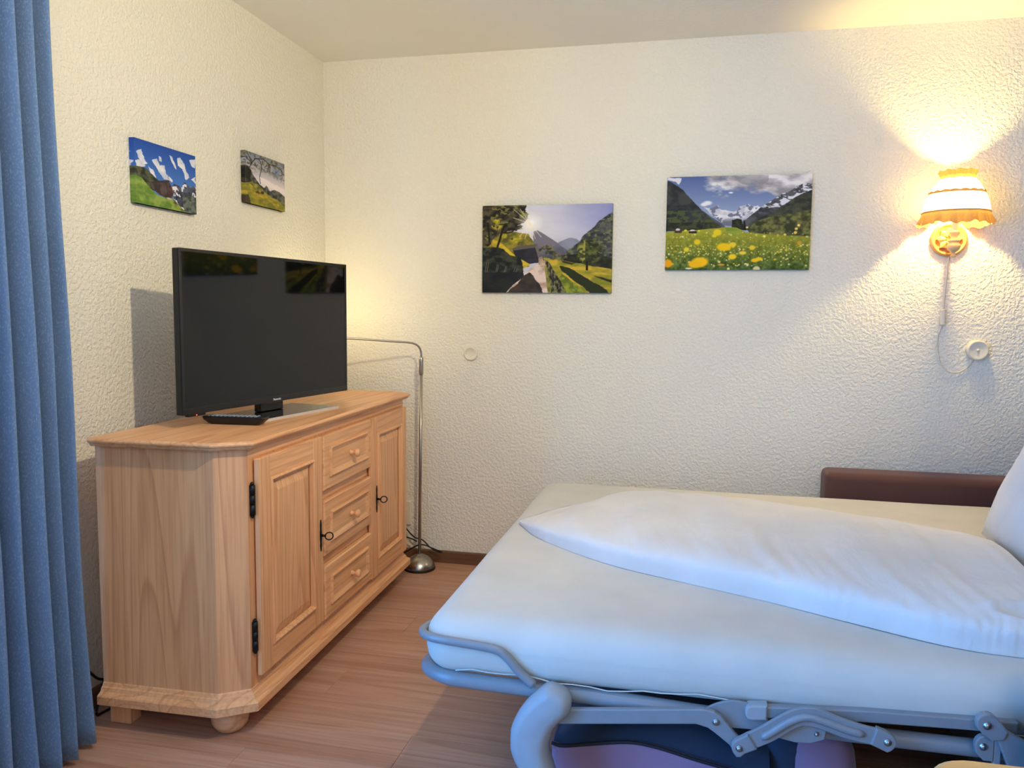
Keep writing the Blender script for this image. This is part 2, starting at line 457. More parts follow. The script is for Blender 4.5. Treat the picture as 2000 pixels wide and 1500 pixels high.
DP = 0.020        # how far doors and drawers stand proud of the front
def nested(mb, w0, u0, u1, z0, z1, prof, fill=True):
    """rings of rectangles in the front plane: (inset, depth)"""
    rings = []
    for i, d in prof:
        rings.append([(w0 + d, u0 + i, z0 + i), (w0 + d, u1 - i, z0 + i), (w0 + d, u1 - i, z1 - i), (w0 + d, u0 + i, z1 - i)])
    return mb.loops(rings, False, fill)
def key_set(parent, u, z, face):
    e = MB()
    pr = [(0, -0.055), (0.0035, -0.044), (0.0055, -0.034), (0.0035, -0.024), (0.006, -0.012), (0.0068, 0), (0.006, 0.012), (0.0035, 0.024), (0.0055, 0.034), (0.0035, 0.044), (0, 0.055)]
    poly = [(u + a, z + b) for a, b in pr] + [(u - a, z + b) for a, b in pr[::-1][1:-1]]
    e.prism(poly, 0, face, face + 0.003)
    e.build('escutcheon', M['iron'], parent)
    k = MB()
    k.tube([(face + 0.002, u, z), (face + 0.012, u, z), (face + 0.019, u, z)], [0.0055, 0.004, 0.0045], 10, upv=(0, 0, 1))
    ring = [(face + 0.031 + 0.0115 * math.cos(a), u + 0.0115 * 0.55 * math.cos(a) , z + 0.0125 * math.sin(a)) for a in [2 * PI * i / 24 for i in range(24)]]
    k.tube(ring, 0.0022, 8, closed=True, upv=(-0.48, 0.88, 0))
    k.build('key', M['iron'], parent)
def door(u0, u1, z0, z1, ku, kz, hinge_u=None):
    d = MB(); F = D
    sw = 0.068
    for a, b in ((u0, u0 + sw), (u1 - sw, u1)):
        d.box((F + 0.0045, a, z0), (F + DP, b, z1), 0.0028, 2)
    nested(d, F, u0, u1, z0, z1, [(0.0665, DP - 0.004), (0.067, DP + 0.003), (0.069, DP + 0.0055), (0.073, DP + 0.0065), (0.078, DP + 0.003), (0.081, DP - 0.010)], False)
    d.box((F + 0.0005, u0 + 0.03, z0 + 0.03), (F + 0.006, u1 - 0.03, z1 - 0.03))
    do = d.build('door', M['pine_z'], cab)
    for a, b in ((z0, z0 + sw), (z1 - sw, z1)):
        MB().box((F + 0.0045, u0 + sw + 0.0004, a), (F + DP - 0.0003, u1 - sw - 0.0004, b), 0.0022, 2).build('rail', M['pine_y'], do)
    p = MB()
    nested(p, F, u0, u1, z0, z1, [(0.0795, DP - 0.012), (0.088, DP - 0.011), (0.089, DP - 0.009), (0.112, DP - 0.002), (0.115, DP - 0.0015)], True)
    p.build('panel', M['pine_z'], do)
    key_set(do, ku, kz, F + DP)
    if hinge_u is not None:
        for hz in (0.683, 0.283):
            h = MB(); h.tube([(F + 0.006, hinge_u, hz - 0.043), (F + 0.006, hinge_u, hz - 0.014)], 0.0085, 12)
            h.tube([(F + 0.006, hinge_u, hz - 0.0125), (F + 0.006, hinge_u, hz + 0.0135)], 0.0085, 12)
            h.tube([(F + 0.006, hinge_u, hz + 0.015), (F + 0.006, hinge_u, hz + 0.043)], 0.0085, 12)
            h.lathe([(0.004, 0), (0.006, 0.004), (0.003, 0.009)], 10, Matrix.Translation((F + 0.006, hinge_u, hz + 0.043)))
            h.lathe([(0.003, -0.009), (0.006, -0.004), (0.004, 0)], 10, Matrix.Translation((F + 0.006, hinge_u, hz - 0.043)))
            h.build('hinge', M['iron'], do)
    return do
door(0.078, 0.504, 0.160, 0.800, 0.482, 0.465, 0.066)
door(0.957, 1.382, 0.150, 0.800, 1.008, 0.468)
for z0, z1 in ((0.610, 0.800), (0.383, 0.573), (0.158, 0.346)):
    d = MB()
    u0, u1 = 0.513, 0.947
    nested(d, D, u0, u1, z0, z1, [(0.02, 0.0005), (0.02, 0.0045), (0.0, 0.0045), (0.0, DP - 0.003), (0.002, DP), (0.004, DP + 0.002), (0.044, DP + 0.002)], True)
    dr = d.build('drawer', M['pine_y'], cab)
    p = MB()
    nested(p, D, u0, u1, z0, z1, [(0.042, DP + 0.0015), (0.043, DP + 0.009), (0.047, DP + 0.011), (0.052, DP + 0.009), (0.062, DP + 0.0045), (0.064, DP + 0.0035)], True)
    p.build('drawer_moulding', M['pine_y'], dr)
    kn = MB().lathe([(0.010, 0), (0.0095, 0.003), (0.0068, 0.009), (0.0066, 0.014), (0.011, 0.019), (0.0150, 0.025), (0.0150, 0.030), (0.011, 0.034), (0.004, 0.036)], 20)
    ko = kn.build('knob', M['pine_x'], dr); ko.location = (D + DP + 0.0033, 0.738, (z0 + z1) / 2); ko.rotation_euler = (0, PI / 2, 0)

MB().box((D - 0.002, CU + 0.003, 0.8035), (D + 0.0012, L - CU - 0.003, Z1 - 0.0005)).build('top_rail', M['pine_y'], cab)
for a, b in ((0.577, 0.606), (0.350, 0.379)):
    MB().box((D - 0.002, 0.511, a), (D + 0.0012, 0.949, b)).build('drawer_rail', M['pine_y'], cab)

# ------------------------------------------------------------------ television
PHI = -0.1559
tv = thing('television', 'black flat screen television on a glossy foot standing on the pine sideboard', 'television', (0.335, -1.081, Z2), PHI)
# local: y along the screen towards the back wall, x towards the room, z from the sideboard top
TW, TZ0, TZ1 = 0.885, 0.8985 - Z2, 1.4045 - Z2
mb = MB().box((-0.028, -TW / 2, TZ0), (-0.002, TW / 2, TZ1), 0.003, 2); mb.build('casing', M['black'], tv)
bz = MB(); H = TW / 2
for a, b in (((-0.002, -H, TZ0), (0.0, H, TZ0 + 0.02)), ((-0.002, -H, TZ1 - 0.010), (0.0, H, TZ1)), ((-0.002, -H, TZ0 + 0.02), (0.0, -H + 0.010, TZ1 - 0.010)), ((-0.002, H - 0.010, TZ0 + 0.02), (0.0, H, TZ1 - 0.010))):
    bz.box(a, b, 0.0006, 1)
bz.build('bezel', M['black'], tv)
MB().box((-0.0035, -H + 0.0095, TZ0 + 0.0195), (-0.0012, H - 0.0095, TZ1 - 0.0095)).build('screen', M['screen'], tv)
hb = MB().box((-0.062, -0.40, TZ0 + 0.004), (-0.027, 0.425, TZ0 + 0.20), 0.012, 3); hb.build('rear_housing', M['blackmatt'], tv)
nk = MB().box((-0.050, -0.062, 0.008), (-0.022, 0.062, TZ0 + 0.05), 0.003); nk.build('neck', M['gloss'], tv)
ST = [(0.108, -0.248), (0.108, 0.222), (-0.104, 0.222), (-0.104, -0.248)]
MB().prism([(0.106, -0.248), (0.106, 0.222), (-0.104, 0.222), (-0.104, -0.248)], 2, 0.0, 0.0075, 0.001).build('stand_plate', M['gloss'], tv)
MB().box((0.106, -0.248, 0.0), (0.1085, 0.222, 0.0078)).build('stand_edge', M['silver'], tv, label='bright silver front edge')
ir = MB().box((-0.022, -0.415, TZ0 - 0.008), (-0.002, -0.345, TZ0 + 0.001), 0.003); iro = ir.build('sensor_strip', M['blackmatt'], tv)
MB().lathe([(0.0022, 0), (0.0016, 0.001)], 10, Matrix.Translation((-0.002, -0.385, TZ0 - 0.0035)) @ Matrix.Rotation(PI / 2, 4, 'Y')).build('standby_light', M['led'], iro)
cu = bpy.data.curves.new('logo', 'FONT'); cu.body = 'Panasonic'; cu.size = 0.0105; cu.extrude = 0.0003; cu.align_x = 'CENTER'; cu.align_y = 'CENTER'; cu.offset = 0.0003
lo_ = bpy.data.objects.new('logo_tmp', cu); C.objects.link(lo_)
dg = bpy.context.evaluated_depsgraph_get(); me = bpy.data.meshes.new_from_object(lo_.evaluated_get(dg)); bpy.data.objects.remove(lo_)
me.materials.clear(); me.materials.append(M['logo'])
lg = bpy.data.objects.new('maker_lettering', me); C.objects.link(lg); lg.parent = tv
lg.location = (0.0003, 0.0, TZ0 + 0.0085); lg.rotation_euler = (PI / 2, 0, PI / 2)

# remote control on the sideboard
rc = thing('remote_control', 'black remote control with pale buttons lying on the sideboard in front of the television', 'remote control', (0.352, -1.372, Z2), -1.50)
# local y is the long way
def rfn(p):
    return p
b = MB(); rings = []
for hw, hl, z in ((0.013, 0.078, 0.0), (0.018, 0.088, 0.004), (0.0235, 0.103, 0.017), (0.0240, 0.106, 0.023), (0.022, 0.1045, 0.026)):
    rings.append([(hw * s1 * (1 if abs(t) < 1 else 0.82), hl * t, z) for s1, t in ((1, -0.94), (0.82, -1), (-0.82, -1), (-1, -0.94), (-1, 0.94), (-0.82, 1), (0.82, 1), (1, 0.94))])
b.loops(rings); b.build('body', M['black'], rc)
btn = MB().box((-0.0042, -0.0032, 0.0255), (0.0042, 0.0032, 0.0285), 0.0008, 1)
first = None
for i in range(12):
    for j in (-1, 0, 1):
        if first is None:
            first = btn.build('button', plain('pale_rubber_button', srgb(150, 155, 165), 0.6), rc); o = first
        else:
            o = bpy.data.objects.new('button', first.data); C.objects.link(o); o.parent = rc
        o.location = (j * 0.0125, -0.086 + i * 0.0145, 0)

# ------------------------------------------------------------------ floor lamp
LX, LY = 0.529, -0.126
fl = thing('floor_lamp', 'slim brushed nickel reading lamp with bent arm standing in the corner beside the sideboard', 'floor lamp', (LX, LY, 0))
MB().lathe([(0.073, 0.0), (0.0755, 0.003), (0.0755, 0.009), (0.072, 0.013)], 40).build('foot_ring', M['blackmatt'], fl, label='black rim under the base')
MB().lathe([(0.0735, 0.010), (0.073, 0.018), (0.068, 0.031), (0.058, 0.045), (0.043, 0.057), (0.026, 0.066), (0.012, 0.0705), (0.009, 0.074)], 40).build('base', M['steel'], fl)
dx = 0.009
MB().tube([(0, 0, 0.07), (dx * 0.5, 0, 0.5), (dx, 0, 0.93)], 0.0072, 14).build('pole', M['steel'], fl)
MB().lathe([(0.0072, 0.925), (0.0105, 0.932), (0.0105, 1.000), (0.0085, 1.008), (0.006, 1.012)], 18, Matrix.Translation((dx, 0, 0))).build('sleeve', M['steel'], fl)
arm = smooth_path([(dx, 0, 1.005), (dx - 0.001, 0, 1.035), (dx - 0.012, -0.007, 1.060), (dx - 0.042, -0.025, 1.076), (dx - 0.12, -0.072, 1.083), (dx - 0.25, -0.150, 1.094), (dx - 0.375, -0.225, 1.100)], 6)
MB().tube(arm, 0.0048, 12, upv=(0, 1, 0)).build('bent_arm', M['steel'], fl)
HX, HY, HZ = dx - 0.395, -0.237, 1.100
hd = MB(); hm = Matrix.Translation((HX, HY, HZ)) 
hd.lathe([(0.008, 0.0), (0.014, 0.004), (0.018, 0.016), (0.034, 0.052), (0.037, 0.060), (0.035, 0.060), (0.016, 0.018), (0.006, 0.012)], 24, hm, cap0=True, cap1=True)
hd.tube([(HX + 0.028, HY + 0.017, HZ), (HX + 0.004, HY + 0.002, HZ + 0.004)], 0.006, 10, upv=(0, 1, 0))
hd.build('lamp_head', M['steel'], fl)
cab_path = smooth_path([(-0.12, 0.055, 0.045), (-0.085, 0.045, 0.062), (-0.03, 0.035, 0.098), (0.01, 0.03, 0.108), (0.055, 0.03, 0.095), (0.088, 0.04, 0.08), (0.092, 0.06, 0.07), (0.07, 0.075, 0.066), (0.03, 0.08, 0.08), (-0.01, 0.07, 0.120), (-0.05, 0.07, 0.130), (-0.10, 0.09, 0.165), (-0.13, 0.11, 0.20)], 6)
MB().tube(cab_path, 0.0032, 8).build('power_cable', M['blackmatt'], fl)
MB().tube(smooth_path([(-0.03, 0.045, 0.118), (-0.06, 0.06, 0.124), (-0.13, 0.09, 0.128)], 6), 0.0032, 8).build('power_cable', M['blackmatt'], fl)
pb = point('floor_lamp_bulb', (LX + HX, LY + HY, HZ + 0.075), 3.3, (1.0, 0.81, 0.42), 0.02)

# wall outlet behind the sideboard
wo = thing('wall_outlet', 'small ivory wall outlet low on the back wall just past the sideboard', 'outlet', (0.405, 0, 0.235))
MB().box((-0.04, -0.012, -0.06), (0.04, 0.0, 0.06), 0.004).build('cover_plate', M['white_plastic'], wo)
MB().lathe([(0.020, 0), (0.020, -0.003), (0.017, -0.003), (0.017, 0.004)], 20, Matrix.Translation((0, -0.0125, 0.02)) @ Matrix.Rotation(-PI / 2, 4, 'X')).build('socket_insert', M['white_plastic'], wo)

# black cable hanging between curtain and sideboard
kb = MB().tube(smooth_path([(0.05, -1.83, 0.19), (0.05, -1.76, 0.185), (0.05, -1.706, 0.16), (0.05, -1.660, 0.112), (0.05, -1.625, 0.096), (0.05, -1.600, 0.100), (0.052, -1.604, 0.112), (0.055, -1.630, 0.106), (0.056, -1.655, 0.075), (0.056, -1.672, 0.035), (0.056, -1.674, 0.006), (0.06, -1.65, 0.004), (0.075, -1.56, 0.004)], 6), 0.004, 8)
tag(kb.build('cable', M['blackmatt']), 'thin black cable looping down the wall between curtain and sideboard', 'cable')

# ------------------------------------------------------------------ wall discs
def disc(name, x, z, r, label, boss):
    t = thing(name, label, 'wall cover', (x, 0, z))
    Rm = Matrix.Rotation(PI / 2, 4, 'X')
    if boss:
        MB().lathe([(r, 0), (r, 0.020), (r - 0.004, 0.024), (r - 0.008, 0.023), (r * 0.55, 0.0195), (0.002, 0.019)], 40, Rm).build('cover', M['white_plastic'], t)
        MB().lathe([(0.006, 0.0188), (0.006, 0.022), (0.003, 0.0235)], 16, Rm).build('screw', M['white_plastic'], t)
    else:
        MB().lathe([(r, 0), (r, 0.007), (r - 0.003, 0.0105), (r - 0.007, 0.0095), (r - 0.009, 0.007), (0.002, 0.0065)], 40, Rm).build('cover', M['white_plastic'], t)
        MB().box((-0.022, -0.0085, -0.003), (-0.018, -0.006, 0.022), 0.001, 1).build('pull_tab', M['white_plastic'], t)
    return t
disc('junction_cover', 0.742, 1.0235, 0.033, 'flat round white wall cover below the left of the two large landscapes', False)
disc('junction_cover', 2.911, 1.084, 0.0415, 'round white wall cover with centre screw below the lit wall lamp', True)

# ------------------------------------------------------------------ wall lamp with fabric shade
WX, WZ = 2.780, 1.537
wl = thing('wall_lamp', 'lit wall lamp with frilled cream fabric shade on a gilded round bracket', 'wall lamp', (WX, 0, WZ))
Rm = Matrix.Rotation(PI / 2, 4, 'X')
MB().lathe([(0.070, 0), (0.070, 0.010), (0.067, 0.016), (0.060, 0.019), (0.055, 0.014), (0.053, 0.011), (0.002, 0.013)], 40, Rm).build('wall_plate', M['gilt'], wl)
ro = MB()
for i in range(8):
    a = 2 * PI * i / 8
    pts = [Vector((0.008, 0, 0)), Vector((0.020, 0.012, 0)), Vector((0.036, 0.015, 0)), Vector((0.051, 0.0, 0)), Vector((0.036, -0.015, 0)), Vector((0.020, -0.012, 0))]
    ring0 = [Rm @ (Matrix.Rotation(a, 3, 'Z') @ p + Vector((0, 0, 0.011))) for p in pts]
    ring1 = [Rm @ (Matrix.Rotation(a, 3, 'Z') @ (p * 0.93 + Vector((0.002, 0, 0))) + Vector((0, 0, 0.019))) for p in pts]
    ring2 = [Rm @ (Matrix.Rotation(a, 3, 'Z') @ (Vector((p.x, p.y * 0.25, 0)) * 0.9 + Vector((0.003, 0, 0))) + Vector((0, 0, 0.023))) for p in pts]
    ro.loops([ring0, ring1, ring2])
ro.build('carved_rosette', M['gilt'], wl)
AX, AY = -0.012, -0.120      # lamp axis, local
ar = MB().tube(smooth_path([(0, -0.012, -0.01), (-0.004, -0.05, -0.02), (-0.008, -0.085, -0.012), (AX, AY, 0.0)], 5), [0.011] * 16, 12)
ar.build('bracket_arm', M['gilt'], wl)
MB().lathe([(0.004, -0.082), (0.010, -0.080), (0.0115, -0.074), (0.007, -0.068), (0.006, -0.062), (0.012, -0.058), (0.021, -0.050), (0.025, -0.038), (0.024, -0.030), (0.0195, -0.026), (0.0195, -0.020), (0.023, -0.017), (0.021, -0.012), (0.013, -0.008), (0.0135, 0.004), (0.019, 0.014), (0.021, 0.020), (0.014, 0.024)], 32, Matrix.Translation((AX, AY, 0))).build('turned_cup', M['cup'], wl)
MB().lathe([(0.012, 0.018), (0.012, 0.108), (0.010, 0.110)], 20, Matrix.Translation((AX, AY, 0))).build('candle_sleeve', M['white_plastic'], wl)
# bulb
t = NT('glowing_bulb'); t.b.inputs['Emission Color'].default_value = (1, 0.82, 0.5, 1); t.b.inputs['Emission Strength'].default_value = 30; t.b.inputs['Base Color'].default_value = (1, 0.9, 0.7, 1)
_tr = t.n('ShaderNodeBsdfTransparent'); _mx = t.n('ShaderNodeMixShader'); _mx.inputs[0].default_value = 0.25
t.l(_tr.outputs[0], _mx.inputs[1]); t.l(t.b.outputs[0], _mx.inputs[2]); t.l(_mx.outputs[0], t.out.inputs[0])
MB().lathe([(0.006, 0.110), (0.012, 0.120), (0.018, 0.142), (0.018, 0.165), (0.011, 0.188), (0.003, 0.200)], 20, Matrix.Translation((AX, AY, 0))).build('bulb', t.m, wl)
# shade fabric: thin cloth that lets the light through
def shade_mat(name, col, trans, lace=False):
    t = NT(name); o = t.obj()
    n = t.n('ShaderNodeTexNoise'); n.inputs['Scale'].default_value = 260; t.l(o, n.inputs['Vector'])
    c = t.ramp(n.outputs[0], [(0.35, tuple(k * 0.85 for k in col[:3]) + (1,)), (0.65, col)])
    if lace:
        v = t.n('ShaderNodeTexVoronoi'); v.inputs['Scale'].default_value = 120; t.l(o, v.inputs['Vector'])
        c = t.mix(t.ramp(v.outputs[0], [(0.12, (0.9, 0.9, 0.9, 1)), (0.32, (0, 0, 0, 1))]), c, srgb(120, 80, 40))
    d = t.n('ShaderNodeBsdfDiffuse'); tr = t.n('ShaderNodeBsdfTranslucent'); t.l(c, d.inputs[0]); t.l(c, tr.inputs[0])
    mx = t.n('ShaderNodeMixShader'); mx.inputs[0].default_value = trans
    t.l(d.outputs[0], mx.inputs[1]); t.l(tr.outputs[0], mx.inputs[2]); t.l(mx.outputs[0], t.out.inputs[0]); t.t.nodes.remove(t.b)
    return t.m
SM = shade_mat('cream_shade_cloth', srgb(252, 244, 226), 0.7)
LM = shade_mat('lace_band_cloth', srgb(252, 246, 232), 0.68, True)
FM = shade_mat('frill_cloth', srgb(212, 160, 92), 0.07)
def shell(prof, seg=96, wave=None):
    rings = []
    for r, z in prof:
        ring = []
        for j in range(seg):
            a = 2 * PI * j / seg; rr, zz = r, z
            if wave: rr, zz = wave(r, z, a)
            ring.append((AX + rr * math.cos(a), AY + rr * math.sin(a), zz))
        rings.append(ring)
    return MB().loops(rings, False, False, True)
shell([(0.061, 0.226), (0.074, 0.212), (0.088, 0.190), (0.0985, 0.166)]).build('shade', SM, wl)
shell([(0.0995, 0.167), (0.108, 0.150), (0.1145, 0.132), (0.1185, 0.112), (0.1200, 0.092)]).build('lace_band', LM, wl, label='cream lace band round the shade')
def scallop(r, z, a): return r, z + (0.004 * abs(math.sin(9 * a)) if z > 0.167 else 0)
shell([(0.1015, 0.166), (0.1010, 0.170), (0.0995, 0.174)], 144, scallop).build('lace_edging', FM, wl)
def frill(r, z, a):
    k = max(0.0, (0.090 - z) / 0.045)
    return r + k * (0.007 * math.sin(13 * a + 0.6) + 0.004 * math.sin(29 * a)), z + k * 0.007 * math.sin(6.5 * a + 1.0) * math.sin(13 * a)
shell([(0.1205, 0.098), (0.1235, 0.094), (0.1205, 0.088), (0.124, 0.075), (0.129, 0.060), (0.133, 0.046)], 200, frill).build('frill', FM, wl, label='gathered golden frill at the shade rim')
def frill2(r, z, a): return r + 0.003 * math.sin(20 * a), z + 0.002 * math.sin(10 * a)
shell([(0.0600, 0.222), (0.0605, 0.232), (0.0575, 0.235), (0.061, 0.239), (0.067, 0.250), (0.0685, 0.256)], 120, frill2).build('top_trim', FM, wl, label='gathered golden trim at the shade top')
# cords and switch
MB().tube(smooth_path([(0.003, -0.008, -0.066), (0.000, -0.006, -0.15), (-0.004, -0.006, -0.25), (-0.006, -0.007, -0.287)], 5), 0.0022, 8, upv=(0, 1, 0)).build('cord', M['cord'], wl)
MB().box((-0.016, -0.018, -0.352), (0.002, -0.004, -0.285), 0.004, 2).build('cord_switch', M['white_plastic'], wl)
MB().tube(smooth_path([(-0.008, -0.010, -0.350), (-0.010, -0.006, -0.365), (-0.020, -0.005, -0.40), (-0.017, -0.005, -0.46), (-0.003, -0.005, -0.51), (0.025, -0.005, -0.541), (0.057, -0.005, -0.548), (0.090, -0.005, -0.533), (0.110, -0.006, -0.508), (0.118, -0.010, -0.490)], 6), 0.0022, 8, upv=(0, 1, 0)).build('cord', M['cord'], wl)
point('wall_lamp_bulb', (WX + AX, AY, WZ + 0.175), 30.0, (1.0, 0.72, 0.24), 0.018)

# ------------------------------------------------------------------ printed canvases
rng = np.random.default_rng(5)
def vnoise(h, w_, cells, oct_=4, seed=0, ax=1.0, ay=1.0):
    """fractal value noise, 0..1"""
    g = np.random.default_rng(seed); out = np.zeros((h, w_)); amp = 1.0; tot = 0
    for o in range(oct_):
        cx, cy_ = max(2, int(cells * ax * 2 ** o)), max(2, int(cells * ay * 2 ** o))
        lat = g.random((cy_ + 2, cx + 2))
        yy = np.linspace(0, cy_, h, endpoint=False); xx = np.linspace(0, cx, w_, endpoint=False)
        yi = yy.astype(int); xi = xx.astype(int); fy = (yy - yi)[:, None]; fx = (xx - xi)[None, :]
        fy = fy * fy * (3 - 2 * fy); fx = fx * fx * (3 - 2 * fx)
        a = lat[yi][:, xi]; b = lat[yi][:, xi + 1]; c = lat[yi + 1][:, xi]; d = lat[yi + 1][:, xi + 1]
        out += amp * ((a * (1 - fx) + b * fx) * (1 - fy) + (c * (1 - fx) + d * fx) * fy); tot += amp; amp *= 0.55
    return out / tot
class Pic:
    def __init__(s, w_, h):
        s.w, s.h = w_, h; s.a = np.zeros((h, w_, 3))
        s.v, s.u = np.meshgrid((np.arange(h) + 0.5) / h, (np.arange(w_) + 0.5) / w_, indexing='ij')
    def poly(s, pts, j=0.0, seed=1, cells=14):
        """soft mask of a polygon, its edge roughened by noise"""
        u, v = s.u, s.v
        if j > 0:
            u = u + (vnoise(s.h, s.w, cells, 4, seed) - 0.5) * j; v = v + (vnoise(s.h, s.w, cells, 4, seed + 50) - 0.5) * j
        ins = np.zeros(u.shape, bool); n = len(pts)
        for i in range(n):
            (x1, y1), (x2, y2) = pts[i], pts[(i + 1) % n]
            if y1 == y2: continue
            c = ((y1 > v) != (y2 > v)) & (u < (x2 - x1) * (v - y1) / (y2 - y1) + x1); ins ^= c
        return ins.astype(float)
    def put(s, mask, col):
        col = np.asarray(col, float)
        if col.ndim == 1: col = col[None, None, :]
        s.a = s.a * (1 - mask[..., None]) + col * mask[..., None]
    def tex(s, c0, c1, cells, oct_=4, seed=0, ax=1, ay=1, lo=0.35, hi=0.65):
        n = np.clip((vnoise(s.h, s.w, cells, oct_, seed, ax, ay) - lo) / (hi - lo), 0, 1)[..., None]
        return np.asarray(c0, float) * (1 - n) + np.asarray(c1, float) * n
    def ell(s, u, v, a, b, soft=0.15):
        d = np.sqrt(((s.u - u) / a) ** 2 + ((s.v - v) / b) ** 2); return np.clip((1 - d) / soft, 0, 1)
    def line(s, pts, wd):
        m = np.zeros(s.u.shape); asp = s.h / s.w
        for (x1, y1), (x2, y2) in zip(pts[:-1], pts[1:]):
            dx, dy = x2 - x1, (y2 - y1) * asp; L2 = dx * dx + dy * dy
            t = np.clip(((s.u - x1) * dx + (s.v - y1) * asp * dy) / L2, 0, 1)
            d = np.hypot(s.u - x1 - t * dx, (s.v - y1) * asp - t * dy); m = np.maximum(m, np.clip((wd - d) / (wd * 0.5), 0, 1))
        return m
    def material(s, name):
        b = np.pad(s.a, ((1, 1), (1, 1), (0, 0)), mode='edge')
        s.a = sum(b[i:i + s.h, j:j + s.w] * k for i, a in enumerate((.25, .5, .25)) for j, k in ((0, a * .25), (1, a * .5), (2, a * .25)))
        im = bpy.data.images.new(name, s.w, s.h, alpha=False)
        px = np.ones((s.h, s.w, 4), np.float32); px[..., :3] = np.clip(s.a[::-1] / 255.0, 0, 1)
        im.pixels.foreach_set(px.ravel()); im.update(); im.pack()
        t = NT(name); tx = t.n('ShaderNodeTexImage'); tx.image = im
        t.l(t.n('ShaderNodeUVMap').outputs[0], tx.inputs[0])
        n = t.n('ShaderNodeTexNoise'); n.inputs['Scale'].default_value = 900; t.l(t.obj(), n.inputs['Vector'])
        t.l(tx.outputs[0], t.b.inputs['Base Color']); t.b.inputs['Roughness'].default_value = 0.7
        t.b.inputs['Specular IOR Level'].default_value = 0.25; t.bump(n.outputs[0], 0.15, 0.0005)
        return t.m

def pic_path():
    P = Pic(600, 400); u, v = P.u, P.v
    d = np.hypot(u - 0.40, (v - 0.2) * 0.75)[..., None]
    sky = np.clip(np.array([232, 230, 232.]) + d * np.array([-150, -138, -62.]), 0, 255)
    hz = np.clip((v - 0.18) / 0.3, 0, 1)[..., None]; sky = sky * (1 - 0.55 * hz) + np.array([226, 220, 214.]) * 0.55 * hz
    P.a = sky + (vnoise(400, 600, 5, 4, 3, 1, 2)[..., None] - 0.5) * 22
    P.put(P.poly([(.59, .43), (.63, .405), (.67, .38), (.70, .378), (.73, .39), (.77, .43), (.77, .6), (.59, .6)], .01, 3), P.tex((150, 152, 170), (128, 132, 152), 6, 4, 4))
    P.put(P.poly([(.40, .30), (.43, .285), (.47, .32), (.52, .37), (.57, .42), (.62, .47), (.68, .53), (.68, .66), (.40, .66)], .012, 5), P.tex((120, 116, 128), (82, 82, 98), 5, 4, 6) )
    m = P.poly([(1.05, .05), (1.0, .09), (.95, .14), (.90, .19), (.87, .25), (.82, .31), (.78, .37), (.75, .43), (.70, .49), (.655, .535), (.66, .62), (.75, .66), (1.05, .80)], .02, 7)
    P.put(m, P.tex((46, 50, 56), (92, 92, 84), 26, 4, 8)); P.put(m * (vnoise(400, 600, 40, 3, 9) > .60), (112, 116, 76))
    # meadow
    P.put(P.poly([(.48, .60), (.60, .62), (.75, .65), (.9, .70), (1.05, .745), (1.05, 1.05), (.52, 1.05)], .012, 10), P.tex((206, 172, 54), (128, 132, 40), 9, 4, 11, 1, 2))
    P.put(P.poly([(.60, .69), (.68, .72), (.80, .82), (.93, .93), (1.0, 1.02), (.86, 1.02), (.72, .86), (.62, .75)], .03, 12), (40, 48, 24))
    P.put(P.poly([(.86, .80), (1.02, .86), (1.02, .89), (.93, .85)], .02, 13), (44, 40, 22)); P.put(P.poly([(.62, .63), (.72, .665), (.70, .68), (.63, .655)], .01, 14), (60, 52, 24))
    g = P.poly([(.62, .78), (.80, .97), (.80, 1.02), (.56, 1.02)], .03, 15); P.put(g, P.tex((150, 160, 50), (98, 112, 36), 30, 3, 16))
    # right hand trees
    P.put(P.poly([(.62, .57), (.75, .56), (1.02, .60), (1.02, .74), (.8, .68), (.62, .62)], .03, 17), P.tex((30, 34, 26), (52, 56, 34), 20, 3, 18))
    cr = P.ell(.835, .53, .105, .155, .2) * (vnoise(400, 600, 22, 3, 19) > .30); P.put(cr, P.tex((44, 50, 28), (104, 106, 46), 24, 3, 20)); P.put(cr * (u < .80) * (vnoise(400, 600, 34, 3, 21) > .5), (152, 150, 66))
    P.put(P.poly([(.807, .64), (.822, .64), (.823, .745), (.806, .745)]), (30, 24, 16))
    for cx, cyy, a, b, sd in ((.545, .56, .06, .075, 22), (.62, .59, .05, .055, 23), (.47, .50, .03, .055, 24), (.52, .48, .03, .04, 25)):
        P.put(P.ell(cx, cyy, a, b, .3) * (vnoise(400, 600, 40, 3, sd) > .4), P.tex((50, 52, 40), (128, 120, 78), 30, 3, sd + 4))
    # path
    P.put(P.poly([(.45, .66), (.49, .655), (.495, .70), (.50, .80), (.515, .92), (.52, 1.05), (.16, 1.05), (.28, .86), (.38, .72)], .01, 30), P.tex((224, 204, 190), (178, 146, 124), 14, 4, 31))
    P.put(P.poly([(.33, .80), (.37, .77), (.40, .80), (.42, .86), (.46, .92), (.48, 1.02), (.18, 1.02), (.27, .90)], .035, 32), P.tex((46, 42, 42), (70, 60, 54), 12, 3, 33))
    P.put(P.poly([(.44, .60), (.47, .585), (.48, .63), (.50, .64), (.495, .69), (.445, .68)], .006, 34), P.tex((214, 196, 176), (160, 128, 100), 12, 3, 35))
    # fence to the right of the path
    f = P.poly([(.49, .62), (.52, .645), (.57, .75), (.63, .90), (.67, 1.03), (.55, 1.03), (.515, .80)], .02, 36); P.put(f, P.tex((34, 34, 30), (128, 128, 84), 40, 3, 37, 2.2, .8))
    P.put(P.poly([(.49, .70), (.505, .70), (.545, .98), (.54, 1.03), (.52, 1.03)], .008, 38), P.tex((150, 142, 64), (104, 106, 44), 20, 3, 39))
    # left slope, trees, hedge
    P.put(P.poly([(-.02, .28), (.25, .30), (.36, .33), (.40, .42), (.42, .50), (.36, .70), (.30, .72), (-.02, .60)], .03, 40), P.tex((150, 136, 44), (86, 84, 40), 16, 4, 41))
